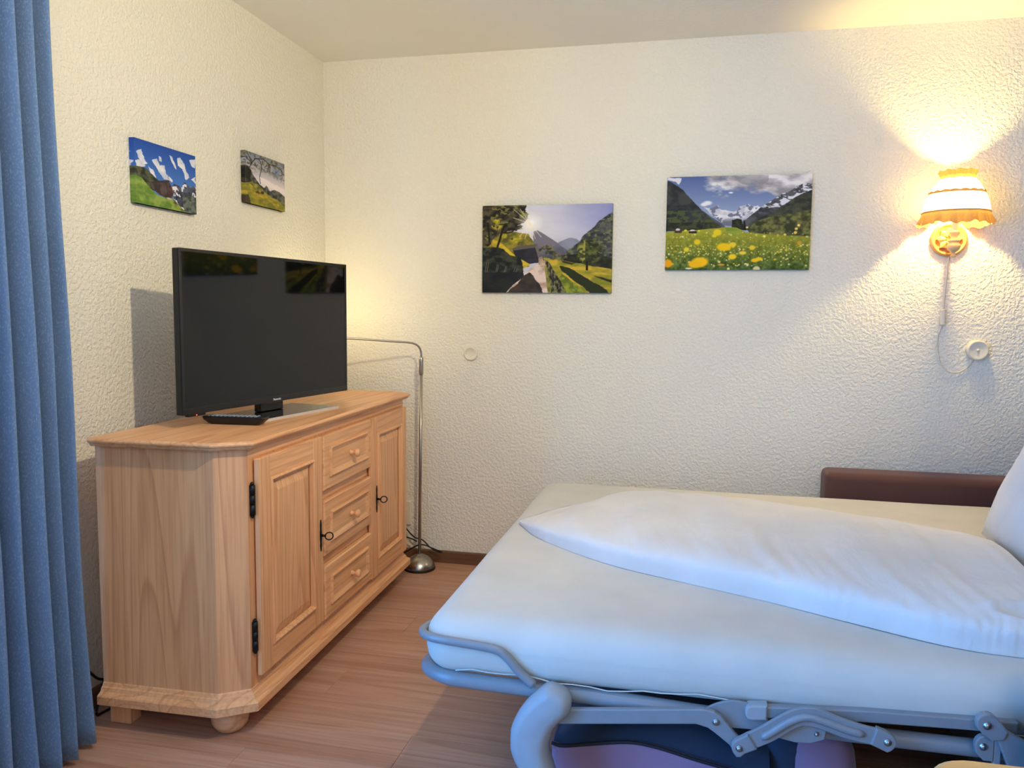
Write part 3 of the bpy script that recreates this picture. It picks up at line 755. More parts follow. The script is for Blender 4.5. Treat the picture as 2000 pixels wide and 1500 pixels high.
    P.put(P.poly([(.02, .36), (.13, .41), (.21, .50), (.26, .57), (.33, .64), (.38, .68), (.33, .72), (.22, .62), (.10, .50)], .02, 42), P.tex((214, 186, 52), (170, 150, 44), 20, 3, 43))
    tm = P.poly([(-.02, -.02), (.33, -.02), (.35, .06), (.36, .14), (.34, .19), (.30, .21), (.33, .27), (.27, .30), (.20, .29), (.16, .33), (.10, .36), (.06, .44), (-.02, .52)], .06, 44, 20)
    P.put(tm, P.tex((28, 28, 26), (86, 78, 56), 22, 4, 45)); P.put(tm * (vnoise(400, 600, 26, 3, 46) > .62), (118, 116, 60))
    for cx, cyy, a, b, sd in ((.115, .21, .055, .085, 47), (.265, .39, .06, .065, 48), (.17, .35, .03, .04, 49)):
        P.put(P.ell(cx, cyy, a, b, .4) * (vnoise(400, 600, 34, 3, sd) > .42), P.tex((196, 178, 46), (128, 124, 44), 30, 3, sd + 5))
    P.put(P.line([(.118, .48), (.135, .40), (.155, .30), (.165, .26), (.185, .22)], .010), (26, 20, 16)); P.put(P.line([(.15, .31), (.20, .315), (.235, .30), (.25, .28)], .006), (30, 24, 20)); P.put(P.line([(.04, .20), (.05, .30), (.055, .42)], .008), (24, 22, 20))
    # house
    P.put(P.poly([(.24, .50), (.42, .485), (.44, .58), (.445, .65), (.38, .67), (.26, .58)], .004, 60), P.tex((48, 48, 58), (36, 36, 44), 10, 3, 61))
    P.put(P.poly([(.235, .495), (.28, .465), (.435, .445), (.425, .48), (.25, .515)], .004, 62), (96, 90, 84)); P.put(P.poly([(.415, .48), (.432, .45), (.448, .56), (.445, .62)]), (112, 104, 92))
    h = P.poly([(-.02, .49), (.10, .47), (.17, .50), (.22, .57), (.30, .60), (.325, .66), (.325, .76), (.33, .80), (.27, .88), (.20, .98), (.18, 1.03), (-.02, 1.03)], .03, 63); P.put(h, P.tex((24, 28, 30), (62, 66, 52), 24, 4, 64) )
    P.put(h * (v > .77), P.tex((24, 26, 32), (36, 40, 40), 10, 3, 65))
    for x in (.035, .05, .12, .13, .185, .195, .26, .275, .285):
        P.put(P.line([(x, .64 + (x * .3)), (x - .012, .76)], .0025), (120, 124, 116))
    # low sun with rays
    g = np.clip(1 - np.hypot(u - .375, (v - .21) * .68) / .105, 0, 1) ** 1.2; P.put(g * 1.0, (252, 252, 250)); P.put(P.ell(.375, .21, .032, .044, .5), (255, 255, 255))
    for a, ln in ((200, .14), (222, .17), (236, .14), (258, .12), (150, .10), (128, .13), (108, .13), (88, .11), (72, .13), (52, .14), (172, .10), (24, .08)):
        r = math.radians(a); P.put(P.line([(.375, .21), (.375 + ln * math.cos(r), .21 + ln * 1.4 * math.sin(r))], .0034) * .7, (250, 236, 206))
    return P.material('valley_path_print')

def pic_dandelions():
    P = Pic(600, 400); u, v = P.u, P.v; h, w_ = 400, 600
    P.a = np.array([84, 104, 158.]) + np.clip(v / .42, 0, 1)[..., None] * np.array([66, 62, 38.]) + 0 * u[..., None]
    n = vnoise(h, w_, 5, 5, 70, 1, 1.4)
    cl = np.clip((n + .42 * np.exp(-((v - .05 - .16 * (u - .3)) / .13) ** 2) * np.clip((u - .22) / .12, 0, 1) + .28 * np.clip((u - .52) / .3, 0, 1) * np.clip((.4 - v) / .2, 0, 1) - .70) / .14, 0, 1)
    P.put(cl, P.tex((238, 234, 230), (150, 146, 150), 7, 4, 71, 1, 1.6))
    P.put(P.poly([(.45, .0), (.72, .0), (.70, .07), (.62, .12), (.52, .09)], .06, 72) * .55, (140, 138, 146))
    P.put(P.poly([(.0, .0), (.10, .01), (.10, .04), (.085, .08), (.06, .05), (.0, .03)], .03, 73), (228, 224, 224))
    for a in ((.29, .285, .04, .03), (.265, .30, .03, .025), (.45, .18, .02, .012)): P.put(P.ell(*a, .5), (236, 234, 234))
    # snow mountains at the head of the valley
    s = P.poly([(.26, .33), (.30, .34), (.33, .335), (.36, .31), (.385, .355), (.42, .36), (.47, .38), (.50, .36), (.515, .33), (.55, .32), (.575, .305), (.60, .325), (.63, .325), (.655, .35), (.62, .46), (.5, .54), (.40, .52)], .02, 74)
    P.put(s, P.tex((240, 238, 238), (196, 196, 206), 14, 4, 75)); P.put(s * (vnoise(h, w_, 24, 4, 76) > .60), (120, 122, 140))
    P.put(s * np.clip((v - .44) / .05, 0, 1) * (vnoise(h, w_, 16, 4, 77) > .47), (110, 114, 128))
    # left mountain
    P.put(P.poly([(.24, .35), (.30, .41), (.36, .475), (.41, .53), (.43, .56), (.33, .56), (.26, .44)], .012, 78), P.tex((104, 110, 126), (74, 80, 94), 12, 4, 79))
    m = P.poly([(-.02, .03), (.03, .055), (.08, .10), (.11, .135), (.14, .19), (.18, .25), (.22, .31), (.26, .37), (.30, .42), (.34, .48), (.38, .52), (.40, .57), (-.02, .58)], .014, 80)
    P.put(m, P.tex((38, 42, 46), (66, 68, 66), 16, 4, 81)); P.put(m * (v > .36) * (vnoise(h, w_, 34, 3, 82) > .54), (74, 84, 48)); P.put(m * (v > .49), P.tex((34, 38, 30), (66, 70, 44), 30, 3, 83))
    # right mountain
    m = P.poly([(1.02, .12), (.97, .10), (.93, .105), (.88, .15), (.84, .19), (.80, .20), (.76, .24), (.71, .29), (.66, .335), (.62, .39), (.57, .45), (.52, .51), (.53, .56), (.62, .60), (1.02, .62)], .016, 84)
    P.put(m, P.tex((52, 54, 60), (92, 92, 96), 20, 4, 85))
    P.put(m * np.clip((.42 - v) / .1, 0, 1) * (vnoise(h, w_, 30, 4, 86, .7, 1.4) > .57), (226, 226, 232))
    P.put(P.poly([(1.02, .16), (.95, .20), (.89, .24), (.82, .31), (.75, .38), (.66, .44), (.58, .52), (.60, .58), (1.02, .62)], .02, 87), P.tex((44, 48, 44), (76, 80, 62), 22, 4, 88))
    P.put(P.poly([(1.02, .36), (.92, .40), (.82, .42), (.72, .44), (.64, .49), (.57, .56), (.60, .66), (1.02, .70)], .03, 89), P.tex((54, 58, 34), (122, 122, 66), 26, 4, 90))
    P.put(P.poly([(.465, .47), (.50, .455), (.53, .47), (.545, .52), (.54, .58), (.46, .56)], .02, 91), P.tex((30, 34, 24), (62, 66, 36), 20, 3, 92))
    P.put(P.poly([(.545, .48), (.555, .48), (.565, .58), (.545, .58)], .004), (30, 26, 24))
    # meadow
    g = np.clip((v - .57) / .43, 0, 1)[..., None]
    md = np.array([166, 162, 48.]) * (1 - g) + np.array([70, 92, 36.]) * g + (vnoise(h, w_, 40, 3, 93, 1.6, .9)[..., None] - .5) * 90 * (0.3 + g)
    P.put(P.poly([(-.02, .59), (.2, .575), (.42, .545), (.50, .55), (.56, .60), (.75, .63), (1.02, .655), (1.02, 1.02), (-.02, 1.02)], .008, 94), np.clip(md, 20, 235))
    P.put(P.poly([(.42, .55), (.5, .555), (.54, .60), (.52, .64), (.44, .63)], .008, 95), P.tex((146, 160, 56), (124, 142, 44), 10, 3, 96, .5, 3))
    for a in ((.085, .565, .02, .018), (.19, .575, .024, .012)): P.put(P.ell(*a, .4), (222, 210, 202))
    P.put(P.poly([(.06, .575), (.115, .575), (.112, .60), (.062, .60)], .004), (74, 48, 38)); P.put(P.poly([(.16, .585), (.22, .582), (.22, .605), (.165, .605)], .004), (46, 36, 30))
    g2 = np.random.default_rng(17)
    for i in range(420):
        x = g2.random(); t = g2.random(); y = .66 + .30 * t ** 1.2 if i % 5 else .60 + .06 * g2.random()
        if i % 3 == 0: y = .73 + .11 * g2.random()
        r = (.0022 + .0045 * g2.random()) * (.6 + t)
        c = [(242, 214, 70), (236, 226, 130), (232, 190, 40), (244, 236, 190)][int(g2.integers(4))]
        P.put(P.ell(x, y, r * 1.2, r * 1.5, .6) * .9, c)
    for a, c in (((.365, .60, .035, .042), (232, 204, 30)), ((.345, .635, .02, .022), (226, 206, 40)), ((.415, .755, .065, .05), (244, 200, 18)), ((.475, .73, .03, .03), (240, 206, 50)), ((.225, .70, .028, .035), (232, 200, 30)),
                 ((.25, .915, .07, .062), (250, 196, 14)), ((.215, .94, .06, .05), (246, 188, 12)), ((.475, .86, .034, .034), (244, 206, 36)), ((.545, .82, .03, .022), (240, 206, 60)), ((.63, .90, .03, .025), (248, 196, 24)), ((.66, .885, .03, .022), (248, 204, 30)),
                 ((.02, .93, .035, .055), (238, 164, 10)), ((.61, .765, .024, .03), (230, 204, 50)), ((.93, .72, .02, .03), (196, 160, 40)), ((.40, .945, .03, .012), (220, 150, 40)), ((.15, .78, .024, .03), (224, 206, 50)),
                 ((.69, .645, .013, .015), (238, 226, 110)), ((.83, .63, .012, .014), (240, 220, 100)), ((.90, .61, .014, .018), (236, 200, 80)), ((.905, .57, .013, .016), (240, 210, 110)), ((.92, .535, .012, .015), (240, 220, 120)), ((.57, .55, .011, .013), (238, 226, 120)), ((.14, .575, .012, .014), (226, 216, 60)), ((.235, .58, .01, .012), (232, 218, 60)), ((.645, .99, .03, .035), (214, 206, 150)), ((.45, .99, .012, .018), (240, 226, 150)), ((.17, .985, .03, .012), (226, 220, 180))):
        P.put(P.ell(*a, .35), c)
    return P.material('dandelion_meadow_print')

def pic_hut():
    P = Pic(420, 280); u, v = P.u, P.v; h, w_ = 280, 420
    P.a = np.array([34, 76, 162.]) + np.clip(v / .7, 0, 1)[..., None] * np.array([46, 54, 42.]) + 0 * u[..., None]
    for pts, sd in (([(.03, .20), (.10, .14), (.15, .26), (.20, .36), (.12, .38)], 1), ([(.26, .26), (.34, .22), (.40, .33), (.46, .30), (.50, .44), (.60, .50), (.58, .54), (.44, .52), (.36, .42)], 2), ([(.36, .18), (.40, .20), (.41, .26), (.37, .25)], 3),
                    ([(.55, .12), (.60, .13), (.63, .20), (.67, .32), (.63, .31), (.58, .20)], 4), ([(.68, .12), (.74, .10), (.80, .18), (.84, .30), (.88, .40), (.82, .44), (.78, .30), (.70, .24)], 5), ([(.88, .08), (1.0, .06), (1.0, .2), (.93, .20)], 6), ([(.92, .42), (1.0, .36), (1.0, .48)], 7), ([(.02, .34), (.12, .30), (.16, .40), (.04, .44)], 8), ([(.20, .38), (.28, .42), (.33, .56), (.27, .56)], 9)):
        P.put(P.poly(pts, .06, 100 + sd, 10) * .92, P.tex((246, 240, 240), (206, 208, 222), 8, 3, 110 + sd))
    P.put(P.poly([(-.02, .43), (.10, .42), (.18, .44), (.28, .52), (.40, .60), (.42, .75), (.2, .75), (-.02, .62)], .025, 120), P.tex((38, 42, 36), (88, 90, 66), 16, 4, 121))
    m = P.poly([(.55, .66), (.62, .56), (.68, .58), (.74, .60), (.79, .50), (.85, .52), (.90, .56), (.95, .52), (1.02, .55), (1.02, 1.02), (.75, 1.02), (.60, .8)], .025, 122)
    P.put(m, P.tex((44, 48, 70), (92, 96, 112), 16, 4, 123)); P.put(m * (vnoise(h, w_, 20, 3, 124) > .62), (228, 228, 236))
    P.put(P.poly([(.58, .62), (.66, .60), (.70, .66), (.68, .76), (.62, .74)], .05, 125) * (vnoise(h, w_, 16, 3, 126) > .45), (232, 230, 236))
    P.put(P.poly([(.74, .74), (.84, .66), (.95, .72), (1.02, .70), (1.02, 1.02), (.80, 1.02)], .04, 127), P.tex((52, 60, 66), (112, 120, 108), 18, 4, 128))
    P.put(P.poly([(-.02, .56), (.10, .60), (.20, .70), (.32, .80), (.45, .83), (.60, .84), (.75, .95), (.85, 1.02), (-.02, 1.02)], .02, 129), P.tex((98, 132, 52), (142, 164, 78), 12, 4, 130))
    P.put(P.poly([(.45, .83), (.60, .82), (.72, .94), (.80, 1.0), (.60, .93)], .04, 131), P.tex((80, 80, 50), (150, 160, 70), 16, 3, 132))
    P.put(P.poly([(.24, .62), (.52, .54), (.58, .70), (.57, .79), (.50, .83), (.36, .80), (.25, .72)], .006, 133), P.tex((92, 78, 76), (62, 48, 48), 12, 3, 134, 2.5, .6))
    P.put(P.poly([(.52, .545), (.57, .62), (.60, .72), (.58, .80), (.52, .83)], .006, 135), P.tex((92, 64, 62), (62, 46, 46), 12, 3, 136)); P.put(P.poly([(.22, .635), (.30, .595), (.54, .525), (.53, .56), (.28, .63)], .006, 137), (58, 50, 52))
    P.put(P.ell(.52, .83, .055, .025, .5), (186, 180, 160)); P.put(P.line([(.515, .53), (.515, .45)], .003), (40, 50, 70))
    return P.material('mountain_hut_print')

def pic_branches():
    P = Pic(420, 280); u, v = P.u, P.v; h, w_ = 280, 420
    g = np.clip(v / .55, 0, 1)[..., None]
    P.a = np.array([120, 130, 150.]) * (1 - g) + np.array([226, 214, 214.]) * g + 0 * u[..., None]
    P.put(P.ell(.78, .25, .14, .16, .8) * .6, (86, 118, 158))
    P.put(P.poly([(.30, .42), (.5, .44), (.75, .50), (1.02, .54), (1.02, .64), (.6, .58), (.35, .52)], .04, 140) * .8, (240, 228, 228))
    P.put(P.poly([(-.02, .30), (.10, .32), (.22, .46), (.34, .58), (.45, .62), (.52, .56), (.60, .66), (.72, .60), (.84, .62), (1.02, .70), (1.02, .9), (.5, .78), (-.02, .72)], .025, 141), P.tex((44, 48, 46), (104, 104, 96), 16, 4, 142))
    P.put(P.poly([(-.02, .56), (.16, .58), (.30, .62), (.42, .70), (.60, .76), (.80, .80), (1.02, .90), (1.02, 1.02), (-.02, 1.02)], .02, 143), P.tex((188, 160, 50), (124, 124, 44), 8, 4, 144, 1, 2.5))
    P.put(P.poly([(.10, .60), (.30, .58), (.48, .70), (.40, .72), (.20, .68)], .03, 145), P.tex((160, 150, 70), (98, 96, 50), 16, 3, 146))
    P.put(P.poly([(.05, .80), (.4, .84), (.7, .92), (.8, 1.02), (.0, 1.02)], .04, 147) * .6, P.tex((96, 104, 38), (146, 134, 44), 12, 3, 148))
    P.put(P.poly([(.23, .745), (.30, .71), (.34, .74), (.33, .77), (.25, .77)], .01, 149), (96, 62, 44)); P.put(P.poly([(.36, .72), (.43, .70), (.45, .73), (.43, .755), (.37, .755)], .01, 150), (70, 44, 36))
    P.put(P.poly([(.76, .72), (.9, .74), (1.02, .80), (1.02, .90), (.9, .86)], .04, 151), P.tex((60, 64, 52), (120, 118, 90), 18, 3, 152))
    lv = (vnoise(h, w_, 26, 3, 153) > .52) * np.clip((.36 - v + .22 * np.abs(u - .5)) / .2, 0, 1)
    P.put(lv * .85, P.tex((70, 68, 52), (138, 128, 96), 26, 3, 154))
    P.put(P.poly([(-.02, .30), (.08, .28), (.14, .36), (.12, .5), (.16, .56), (-.02, .64)], .04, 155), P.tex((28, 28, 28), (60, 56, 48), 14, 3, 156))
    for pts, wd in (([(.0, .36), (.10, .30), (.16, .20), (.24, .10), (.32, .08), (.38, .14), (.40, .24), (.37, .34), (.34, .44), (.36, .56)], .009), ([(.16, .22), (.10, .10), (.04, .02)], .008), ([(.32, .08), (.45, .05), (.60, .12), (.62, .22), (.60, .30)], .006), ([(.60, .12), (.75, .10), (.92, .16), (1.0, .24)], .005), ([(.40, .24), (.50, .30), (.56, .27)], .004), ([(.0, .12), (.08, .16), (.16, .22)], .006), ([(.92, .16), (.94, .30), (.90, .40)], .004), ([(.0, .44), (.12, .48), (.22, .58)], .008)):
        P.put(P.line(pts, wd), (38, 32, 28))
    P.put(P.poly([(-.02, .86), (.06, .84), (.14, 1.02), (-.02, 1.02)], .04, 157), (70, 60, 40))
    return P.material('orchard_branches_print')

def canvas(name, label, w_, h, depth, mat, loc, rz, group=None):
    """front in the local xz plane facing -y; back on the wall at y=0"""
    t = thing(name, label, 'picture', loc, rz, group)
    MB().box((-w_ / 2, -depth + 0.0008, -h / 2), (w_ / 2, 0, h / 2), 0.0015, 1).build('stretched_canvas', M['canvas_side'], t)
    e = 0.0008
    me = bpy.data.meshes.new('print')
    # printed face wraps a little round the edges, like the photograph's canvases
    X, Z, d = w_ / 2, h / 2, depth
    k = 0.03
    V = [(-X, -d, -Z), (X, -d, -Z), (X, -d, Z), (-X, -d, Z), (-X - e, -0.001, -Z), (X + e, -0.001, -Z), (X + e, -0.001, Z), (-X - e, -0.001, Z)]
    Fc = [(0, 1, 2, 3), (4, 0, 3, 7), (1, 5, 6, 2), (3, 2, 6, 7), (4, 5, 1, 0)]
    UV = [[(0, 0), (1, 0), (1, 1), (0, 1)], [(k, 0), (0, 0), (0, 1), (k, 1)], [(1, 0), (1 - k, 0), (1 - k, 1), (1, 1)], [(0, 1), (1, 1), (1, 1 - k), (0, 1 - k)], [(0, k), (1, k), (1, 0), (0, 0)]]
    me.from_pydata(V, [], Fc); uv = me.uv_layers.new(name='UVMap'); i = 0
    for q in UV:
        for c in q: uv.data[i].uv = c; i += 1
    me.materials.append(mat); o = bpy.data.objects.new('print', me); C.objects.link(o); o.parent = t
    return t
canvas('wall_canvas', 'unframed canvas print of a sunlit path, low sun and dark house in a valley', 0.600, 0.398, 0.020, pic_path(), (1.101, 0, 1.5105), 0)
canvas('wall_canvas', 'unframed canvas print of a dandelion meadow below snowy mountains', 0.602, 0.402, 0.020, pic_dandelions(), (1.938, 0, 1.6155), 0)
canvas('wall_canvas', 'small canvas print of a wooden hut under blue sky, nearest the curtain', 0.318, 0.204, 0.020, pic_hut(), (0, -1.2225, 1.661), PI / 2)
canvas('wall_canvas', 'small canvas print of tree branches over a yellow meadow, near the corner', 0.311, 0.203, 0.020, pic_branches(), (0, -0.582, 1.748), PI / 2)

# ------------------------------------------------------------------ curtain
cu_ = thing('curtain', 'blue woven floor length curtain hanging in folds at the left wall beside the window', 'curtain', (0.0, 0.0, 0.0))
NV = 40; fold = []
prof = []
g = random.Random(3)
# fold line in plan: (y, x) going from the room-side edge towards the camera
yy = -1.862; pts = [(yy, 0.135), (yy - 0.006, 0.165), (yy - 0.022, 0.186)]
y_ = yy - 0.045; s_ = 0
while y_ > -2.62:
    pts.append((y_, 0.118 + g.uniform(-.010, .010))); pts.append((y_ - g.uniform(.018, .024), 0.122 + g.uniform(-.01, .01)))
    wv = g.uniform(.046, .062); pts.append((y_ - wv * .55, 0.186 + g.uniform(-.012, .016))); pts.append((y_ - wv * .55 - .016, 0.190 + g.uniform(-.014, .014)))
    y_ -= wv + .012
plan = smooth_path([(b, a, 0) for a, b in pts], 6)
rings = []
for k in range(NV + 1):
    f = k / NV; z = 2.30 - f * 2.285; ring = []
    fl_ = max(0.0, (f - 0.15) / 0.85)
    for i, p in enumerate(plan):
        n_ = mnoise.noise(Vector((i * 0.09, z * 1.3, 1.0))) * 0.010 * (0.3 + f)
        edge = math.exp(-((p.y + 1.862) / 0.07) ** 2)
        yv = p.y + 0.062 * fl_ ** 1.6 * math.exp(-abs(p.y + 1.862) / 0.16) + n_ * 0.7
        xv = 0.155 + (p.x - 0.155) * (0.75 + 0.40 * f) + n_ - 0.012 * edge * f
        zz = z if k < NV else z + 0.004 * math.sin(i * 0.21)
        ring.append((xv, yv, zz))
    rings.append(ring)
cl = MB().loops(rings, False, False, True, False).build('cloth', M['curtain'], cu_, fix=False)
sd = cl.modifiers.new('thick', 'SOLIDIFY'); sd.thickness = 0.002
hem = []
MB().tube([(0.155, -1.84, 2.325), (0.155, -4.3, 2.325)], 0.012, 12).build('curtain_rail', M['white_plastic'], cu_)

# ------------------------------------------------------------------ sofa bed
sb = thing('sofa_bed', 'brown sofa pulled out into a double bed with cream sheet and grey metal frame', 'sofa bed', (0, 0, 0))
# mattress: foot to the left, head against the sofa back
def mfn(p):
    q = Vector(p)
    n = mnoise.noise(Vector((q.x * 1.7, q.y * 1.7, 0.3)))
    if q.z > 0.42: q.z -= 0.005 * abs(n)
    # upper edge slumps outwards a little less than the sides
    t = (q.z - 0.355) / 0.145
    if q.y < -1.75: q.y += (0.012 * max(0, t - 0.6) - 0.015 * max(0, 0.35 - t) + 0.004 * mnoise.noise(Vector((q.x * 5, q.z * 4, 2.0))))
    return q
mt = MB().rbox((1.150, -1.890, 0.352), (3.03, -0.262, 0.500), (0.075, 0.075, 0.062), (44, 36, 4), mfn).build('mattress', M['sheet'], sb)
# stitched hem of the fitted sheet along the lower edge
hp = [(1.24 + i * 0.04, -1.884 + 0.002 * math.sin(i * 1.7), 0.374 + 0.006 * math.sin(i * 0.55) + 0.003 * math.sin(i * 1.9)) for i in range(44)]
MB().tube(hp, 0.0016, 6, upv=(0, 1, 0)).build('sheet_hem', M['sheet'], mt)
# retaining loop round the foot end
near = [(1.432, -1.897, 0.366), (1.399, -1.897, 0.393), (1.370, -1.897, 0.424), (1.344, -1.898, 0.441), (1.291, -1.898, 0.447), (1.222, -1.897, 0.451)]
corner = [(1.172, -1.884, 0.451), (1.147, -1.850, 0.449), (1.152, -1.80, 0.447)]
far = [(a, -0.256 + (-1.897 - b) * -1, c) for a, b, c in near[::-1]]
far = [(a, -2.152 - b, c) for a, b, c in near[::-1]]; cfar = [(a + 0.035, -2.152 - b - 0.012, c) for a, b, c in corner[::-1]]
MB().tube(smooth_path(near + corner + [(1.178, -1.7, 0.445), (1.178, -0.45, 0.445)] + cfar + far, 6), 0.0105, 12, flat=1.0).build('retaining_bar', M['frame'], sb)
# main tube of the fold out frame
nt = [(2.46, -1.870, 0.328), (2.2, -1.872, 0.328), (1.89, -1.873, 0.331), (1.65, -1.874, 0.341), (1.42, -1.874, 0.345), (1.28, -1.873, 0.347), (1.215, -1.868, 0.348), (1.163, -1.840, 0.350), (1.150, -1.79, 0.350)]
ft = [(a, -2.152 - b, c) for a, b, c in nt[::-1]]
MB().tube(smooth_path(nt + [(1.176, -1.66, 0.350), (1.176, -0.50, 0.350)] + ft, 6), 0.0185, 16).build('frame_tube', M['frame'], sb)
def hole(x, y, z):
    MB().lathe([(0.0055, 0), (0.0055, 0.002), (0.0025, 0.0035)], 12, Matrix.Translation((x, y, z)) @ Matrix.Rotation(PI / 2, 4, 'X')).build('screw', M['rivet'], sb)
for a in (-1.5, -1.07, -0.62): MB().box((1.135, a - 0.03, 0.336), (2.4, a + 0.03, 0.340), 0.001, 1).build('cross_slat', M['blackmatt'], sb)
# moulded foot
def foot(y0, y1):
    out = [(1.451, 0.370), (1.418, 0.336), (1.400, 0.308), (1.386, 0.273), (1.384, 0.248), (1.385, 0.223), (1.396, 0.194), (1.413, 0.164), (1.440, 0.10), (1.462, 0.04), (1.470, 0.0), (1.522, 0.0), (1.514, 0.05), (1.502, 0.11), (1.488, 0.175), (1.476, 0.213), (1.474, 0.242), (1.484, 0.279), (1.502, 0.303), (1.518, 0.320), (1.524, 0.342), (1.520, 0.359), (1.507, 0.372), (1.474, 0.382)]
    P = smooth_path([(a, b, 0) for a, b in out], 3, True)
    cx = [sum(p.x for p in P) / len(P), sum(p.y for p in P) / len(P)]
    mb = MB(); rings = []
    n = len(P)
    nrm = []
    for i in range(n):
        t = (P[(i + 1) % n] - P[i - 1]).normalized(); nrm.append(Vector((-t.y, t.x, 0)))
    area2 = sum(P[i].x * P[(i + 1) % n].y - P[(i + 1) % n].x * P[i].y for i in range(n))
    sg = 1 if area2 > 0 else -1
    for ins, yv in ((0.022, y0), (0.012, y0 + (y1 - y0) * .06), (0.004, y0 + (y1 - y0) * .2), (0.0, y0 + (y1 - y0) * .45), (0.003, y1 - (y1 - y0) * .12), (0.012, y1)):
        rings.append([(p.x + sg * nn.x * ins, yv, max(0.0, p.y + sg * nn.y * ins)) for p, nn in zip(P, nrm)])
    return mb.loops(rings, True, True, True)
foot(-1.950, -1.885).build('leg', M['plastic'], sb)
fb = foot(-0.268, -0.203); fb.build('leg', M['plastic'], sb)
# flat bar linkage on the near side, mirrored at the far side
def linkage(mir):
    def Y(v): return v if not mir else -2.152 - v
    tp = [(1.47, 0.322), (1.51, 0.327), (1.814, 0.365), (1.836, 0.362), (1.851, 0.353), (1.881, 0.318), (1.905, 0.296)]
    bt = [(1.885, 0.270), (1.870, 0.291), (1.840, 0.313), (1.823, 0.324), (1.798, 0.329), (1.511, 0.292), (1.47, 0.287)]
    b = MB().prism(tp + bt, 1, *sorted((Y(-1.917), Y(-1.902))), 0.003).build('flat_bar', M['frame'], sb)
    def rivet(x, z, y, r, par):
        pr = [(r * 1.25, 0), (r * 1.25, 0.0015), (r, 0.002), (r * .9, 0.004), (r * .5, 0.0058), (0.0005, 0.0064)]
        MB().lathe(pr, 16, Matrix.Translation((x, Y(y), z)) @ Matrix.Rotation(PI / 2 * (-1 if mir else 1), 4, 'X')).build('rivet', M['rivet'], par)
    rivet(1.840, 0.340, -1.917, 0.0062, b)
    # knuckle plate
    tk = smooth_path([(1.884, 0.276), (1.876, 0.287), (1.873, 0.300), (1.880, 0.312), (1.893, 0.321), (1.906, 0.330)], 3)
    k = MB().prism([(p.x, p.y) for p in tk] + [(1.926, 0.299), (1.902, 0.286), (1.893, 0.277)], 1, *sorted((Y(-1.936), Y(-1.919))), 0.003).build('knuckle', M['frame'], sb)
    rivet(1.889, 0.297, -1.936, 0.0058, k)
    # arched link arm with a raised spine
    lt = smooth_path([(1.902, 0.328), (1.929, 0.345), (1.979, 0.383), (2.011, 0.399), (2.043, 0.402), (2.088, 0.388), (2.133, 0.377), (2.168, 0.372)], 4)
    lb = smooth_path([(2.158, 0.337), (2.10, 0.345), (2.067, 0.354), (2.032, 0.362), (2.010, 0.358), (1.992, 0.346), (1.958, 0.319), (1.921, 0.297)], 4)
    a = MB().prism([(p.x, p.y) for p in lt] + [(p.x, p.y) for p in lb], 1, *sorted((Y(-1.931), Y(-1.921))), 0.002).build('link_arm', M['frame'], sb)
    sp_ = smooth_path([(1.934, 0.323), (1.962, 0.345), (1.994, 0.370), (2.026, 0.382), (2.062, 0.376), (2.100, 0.365), (2.138, 0.358)], 4)
    n = len(sp_)
    MB().tube([(p.x, Y(-1.931), p.y) for p in sp_], [0.004] + [0.0085] * (n - 2) + [0.004], 12, upv=(0, 1, 0)).build('raised_spine', M['frame'], a)
    e = smooth_path([(2.160, 0.377), (2.178, 0.371), (2.193, 0.362), (2.199, 0.348), (2.192, 0.334), (2.182, 0.327)], 3)
    k2 = MB().prism([(p.x, p.y) for p in e] + [(2.149, 0.340)], 1, *sorted((Y(-1.936), Y(-1.919))), 0.003).build('knuckle', M['frame'], sb)
    rivet(2.181, 0.350, -1.936, 0.0062, k2)
    # sector plate behind the bar
    gp = smooth_path([(1.800, 0.345), (1.825, 0.364), (1.850, 0.377), (1.878, 0.384), (1.912, 0.380), (1.95, 0.366)], 3)
    MB().prism([(p.x, p.y) for p in gp] + [(1.95, 0.325), (1.875, 0.322), (1.82, 0.335)], 1, *sorted((Y(-1.900), Y(-1.892))), 0.0015).build('sector_plate', M['frame'], sb)
    # lower tail bracket under the arch
    tb = [(1.99, 0.343), (2.03, 0.357), (2.066, 0.352), (2.062, 0.330), (2.035, 0.318), (2.005, 0.316), (1.965, 0.322)]
    k3 = MB().prism(tb, 1, *sorted((Y(-1.918), Y(-1.908))), 0.0015).build('bracket', M['frame'], sb)
    rivet(2.046, 0.341, -1.918, 0.0042, k3)
    # rail of the next section with its plastic end cap
    rp = [(1.93, 0.3795), (2.141, 0.397), (2.345, 0.405), (2.43, 0.407), (2.43, 0.382), (2.340, 0.380), (2.141, 0.371), (1.93, 0.3545)]
    r = MB().prism(rp, 1, *sorted((Y(-1.905), Y(-1.884))), 0.003).build('section_rail', M['frame'], sb)
    cp_ = smooth_path([(1.946, 0.353), (1.912, 0.350), (1.9035, 0.355), (1.9005, 0.366), (1.9035, 0.377), (1.912, 0.3825), (1.946, 0.3865)], 3)
    MB().prism([(p.x, p.y) for p in cp_], 1, *sorted((Y(-1.912), Y(-1.882))), 0.004).build('end_cap', M['plastic'], r)
    # hinge at the sofa front
    hg = smooth_path([(2.345, 0.402), (2.344, 0.418), (2.353, 0.430), (2.367, 0.433), (2.382, 0.424), (2.402, 0.400)], 3)
    h = MB().prism([(p.x, p.y) for p in hg] + [(2.395, 0.382), (2.374, 0.378), (2.356, 0.390)], 1, *sorted((Y(-1.936), Y(-1.918))), 0.003).build('hinge_plate', M['frame'], sb)
    rivet(2.3625, 0.4095, -1.936, 0.0065, h)
    MB().prism([(2.380, 0.392), (2.402, 0.398), (2.46, 0.37), (2.47, 0.24), (2.44, 0.24), (2.405, 0.33)], 1, *sorted((Y(-1.932), Y(-1.915))), 0.002).build('hinge_arm', M['frame'], sb)
    h2 = smooth_path([(2.352, 0.340), (2.350, 0.362), (2.360, 0.376), (2.374, 0.378)], 3)
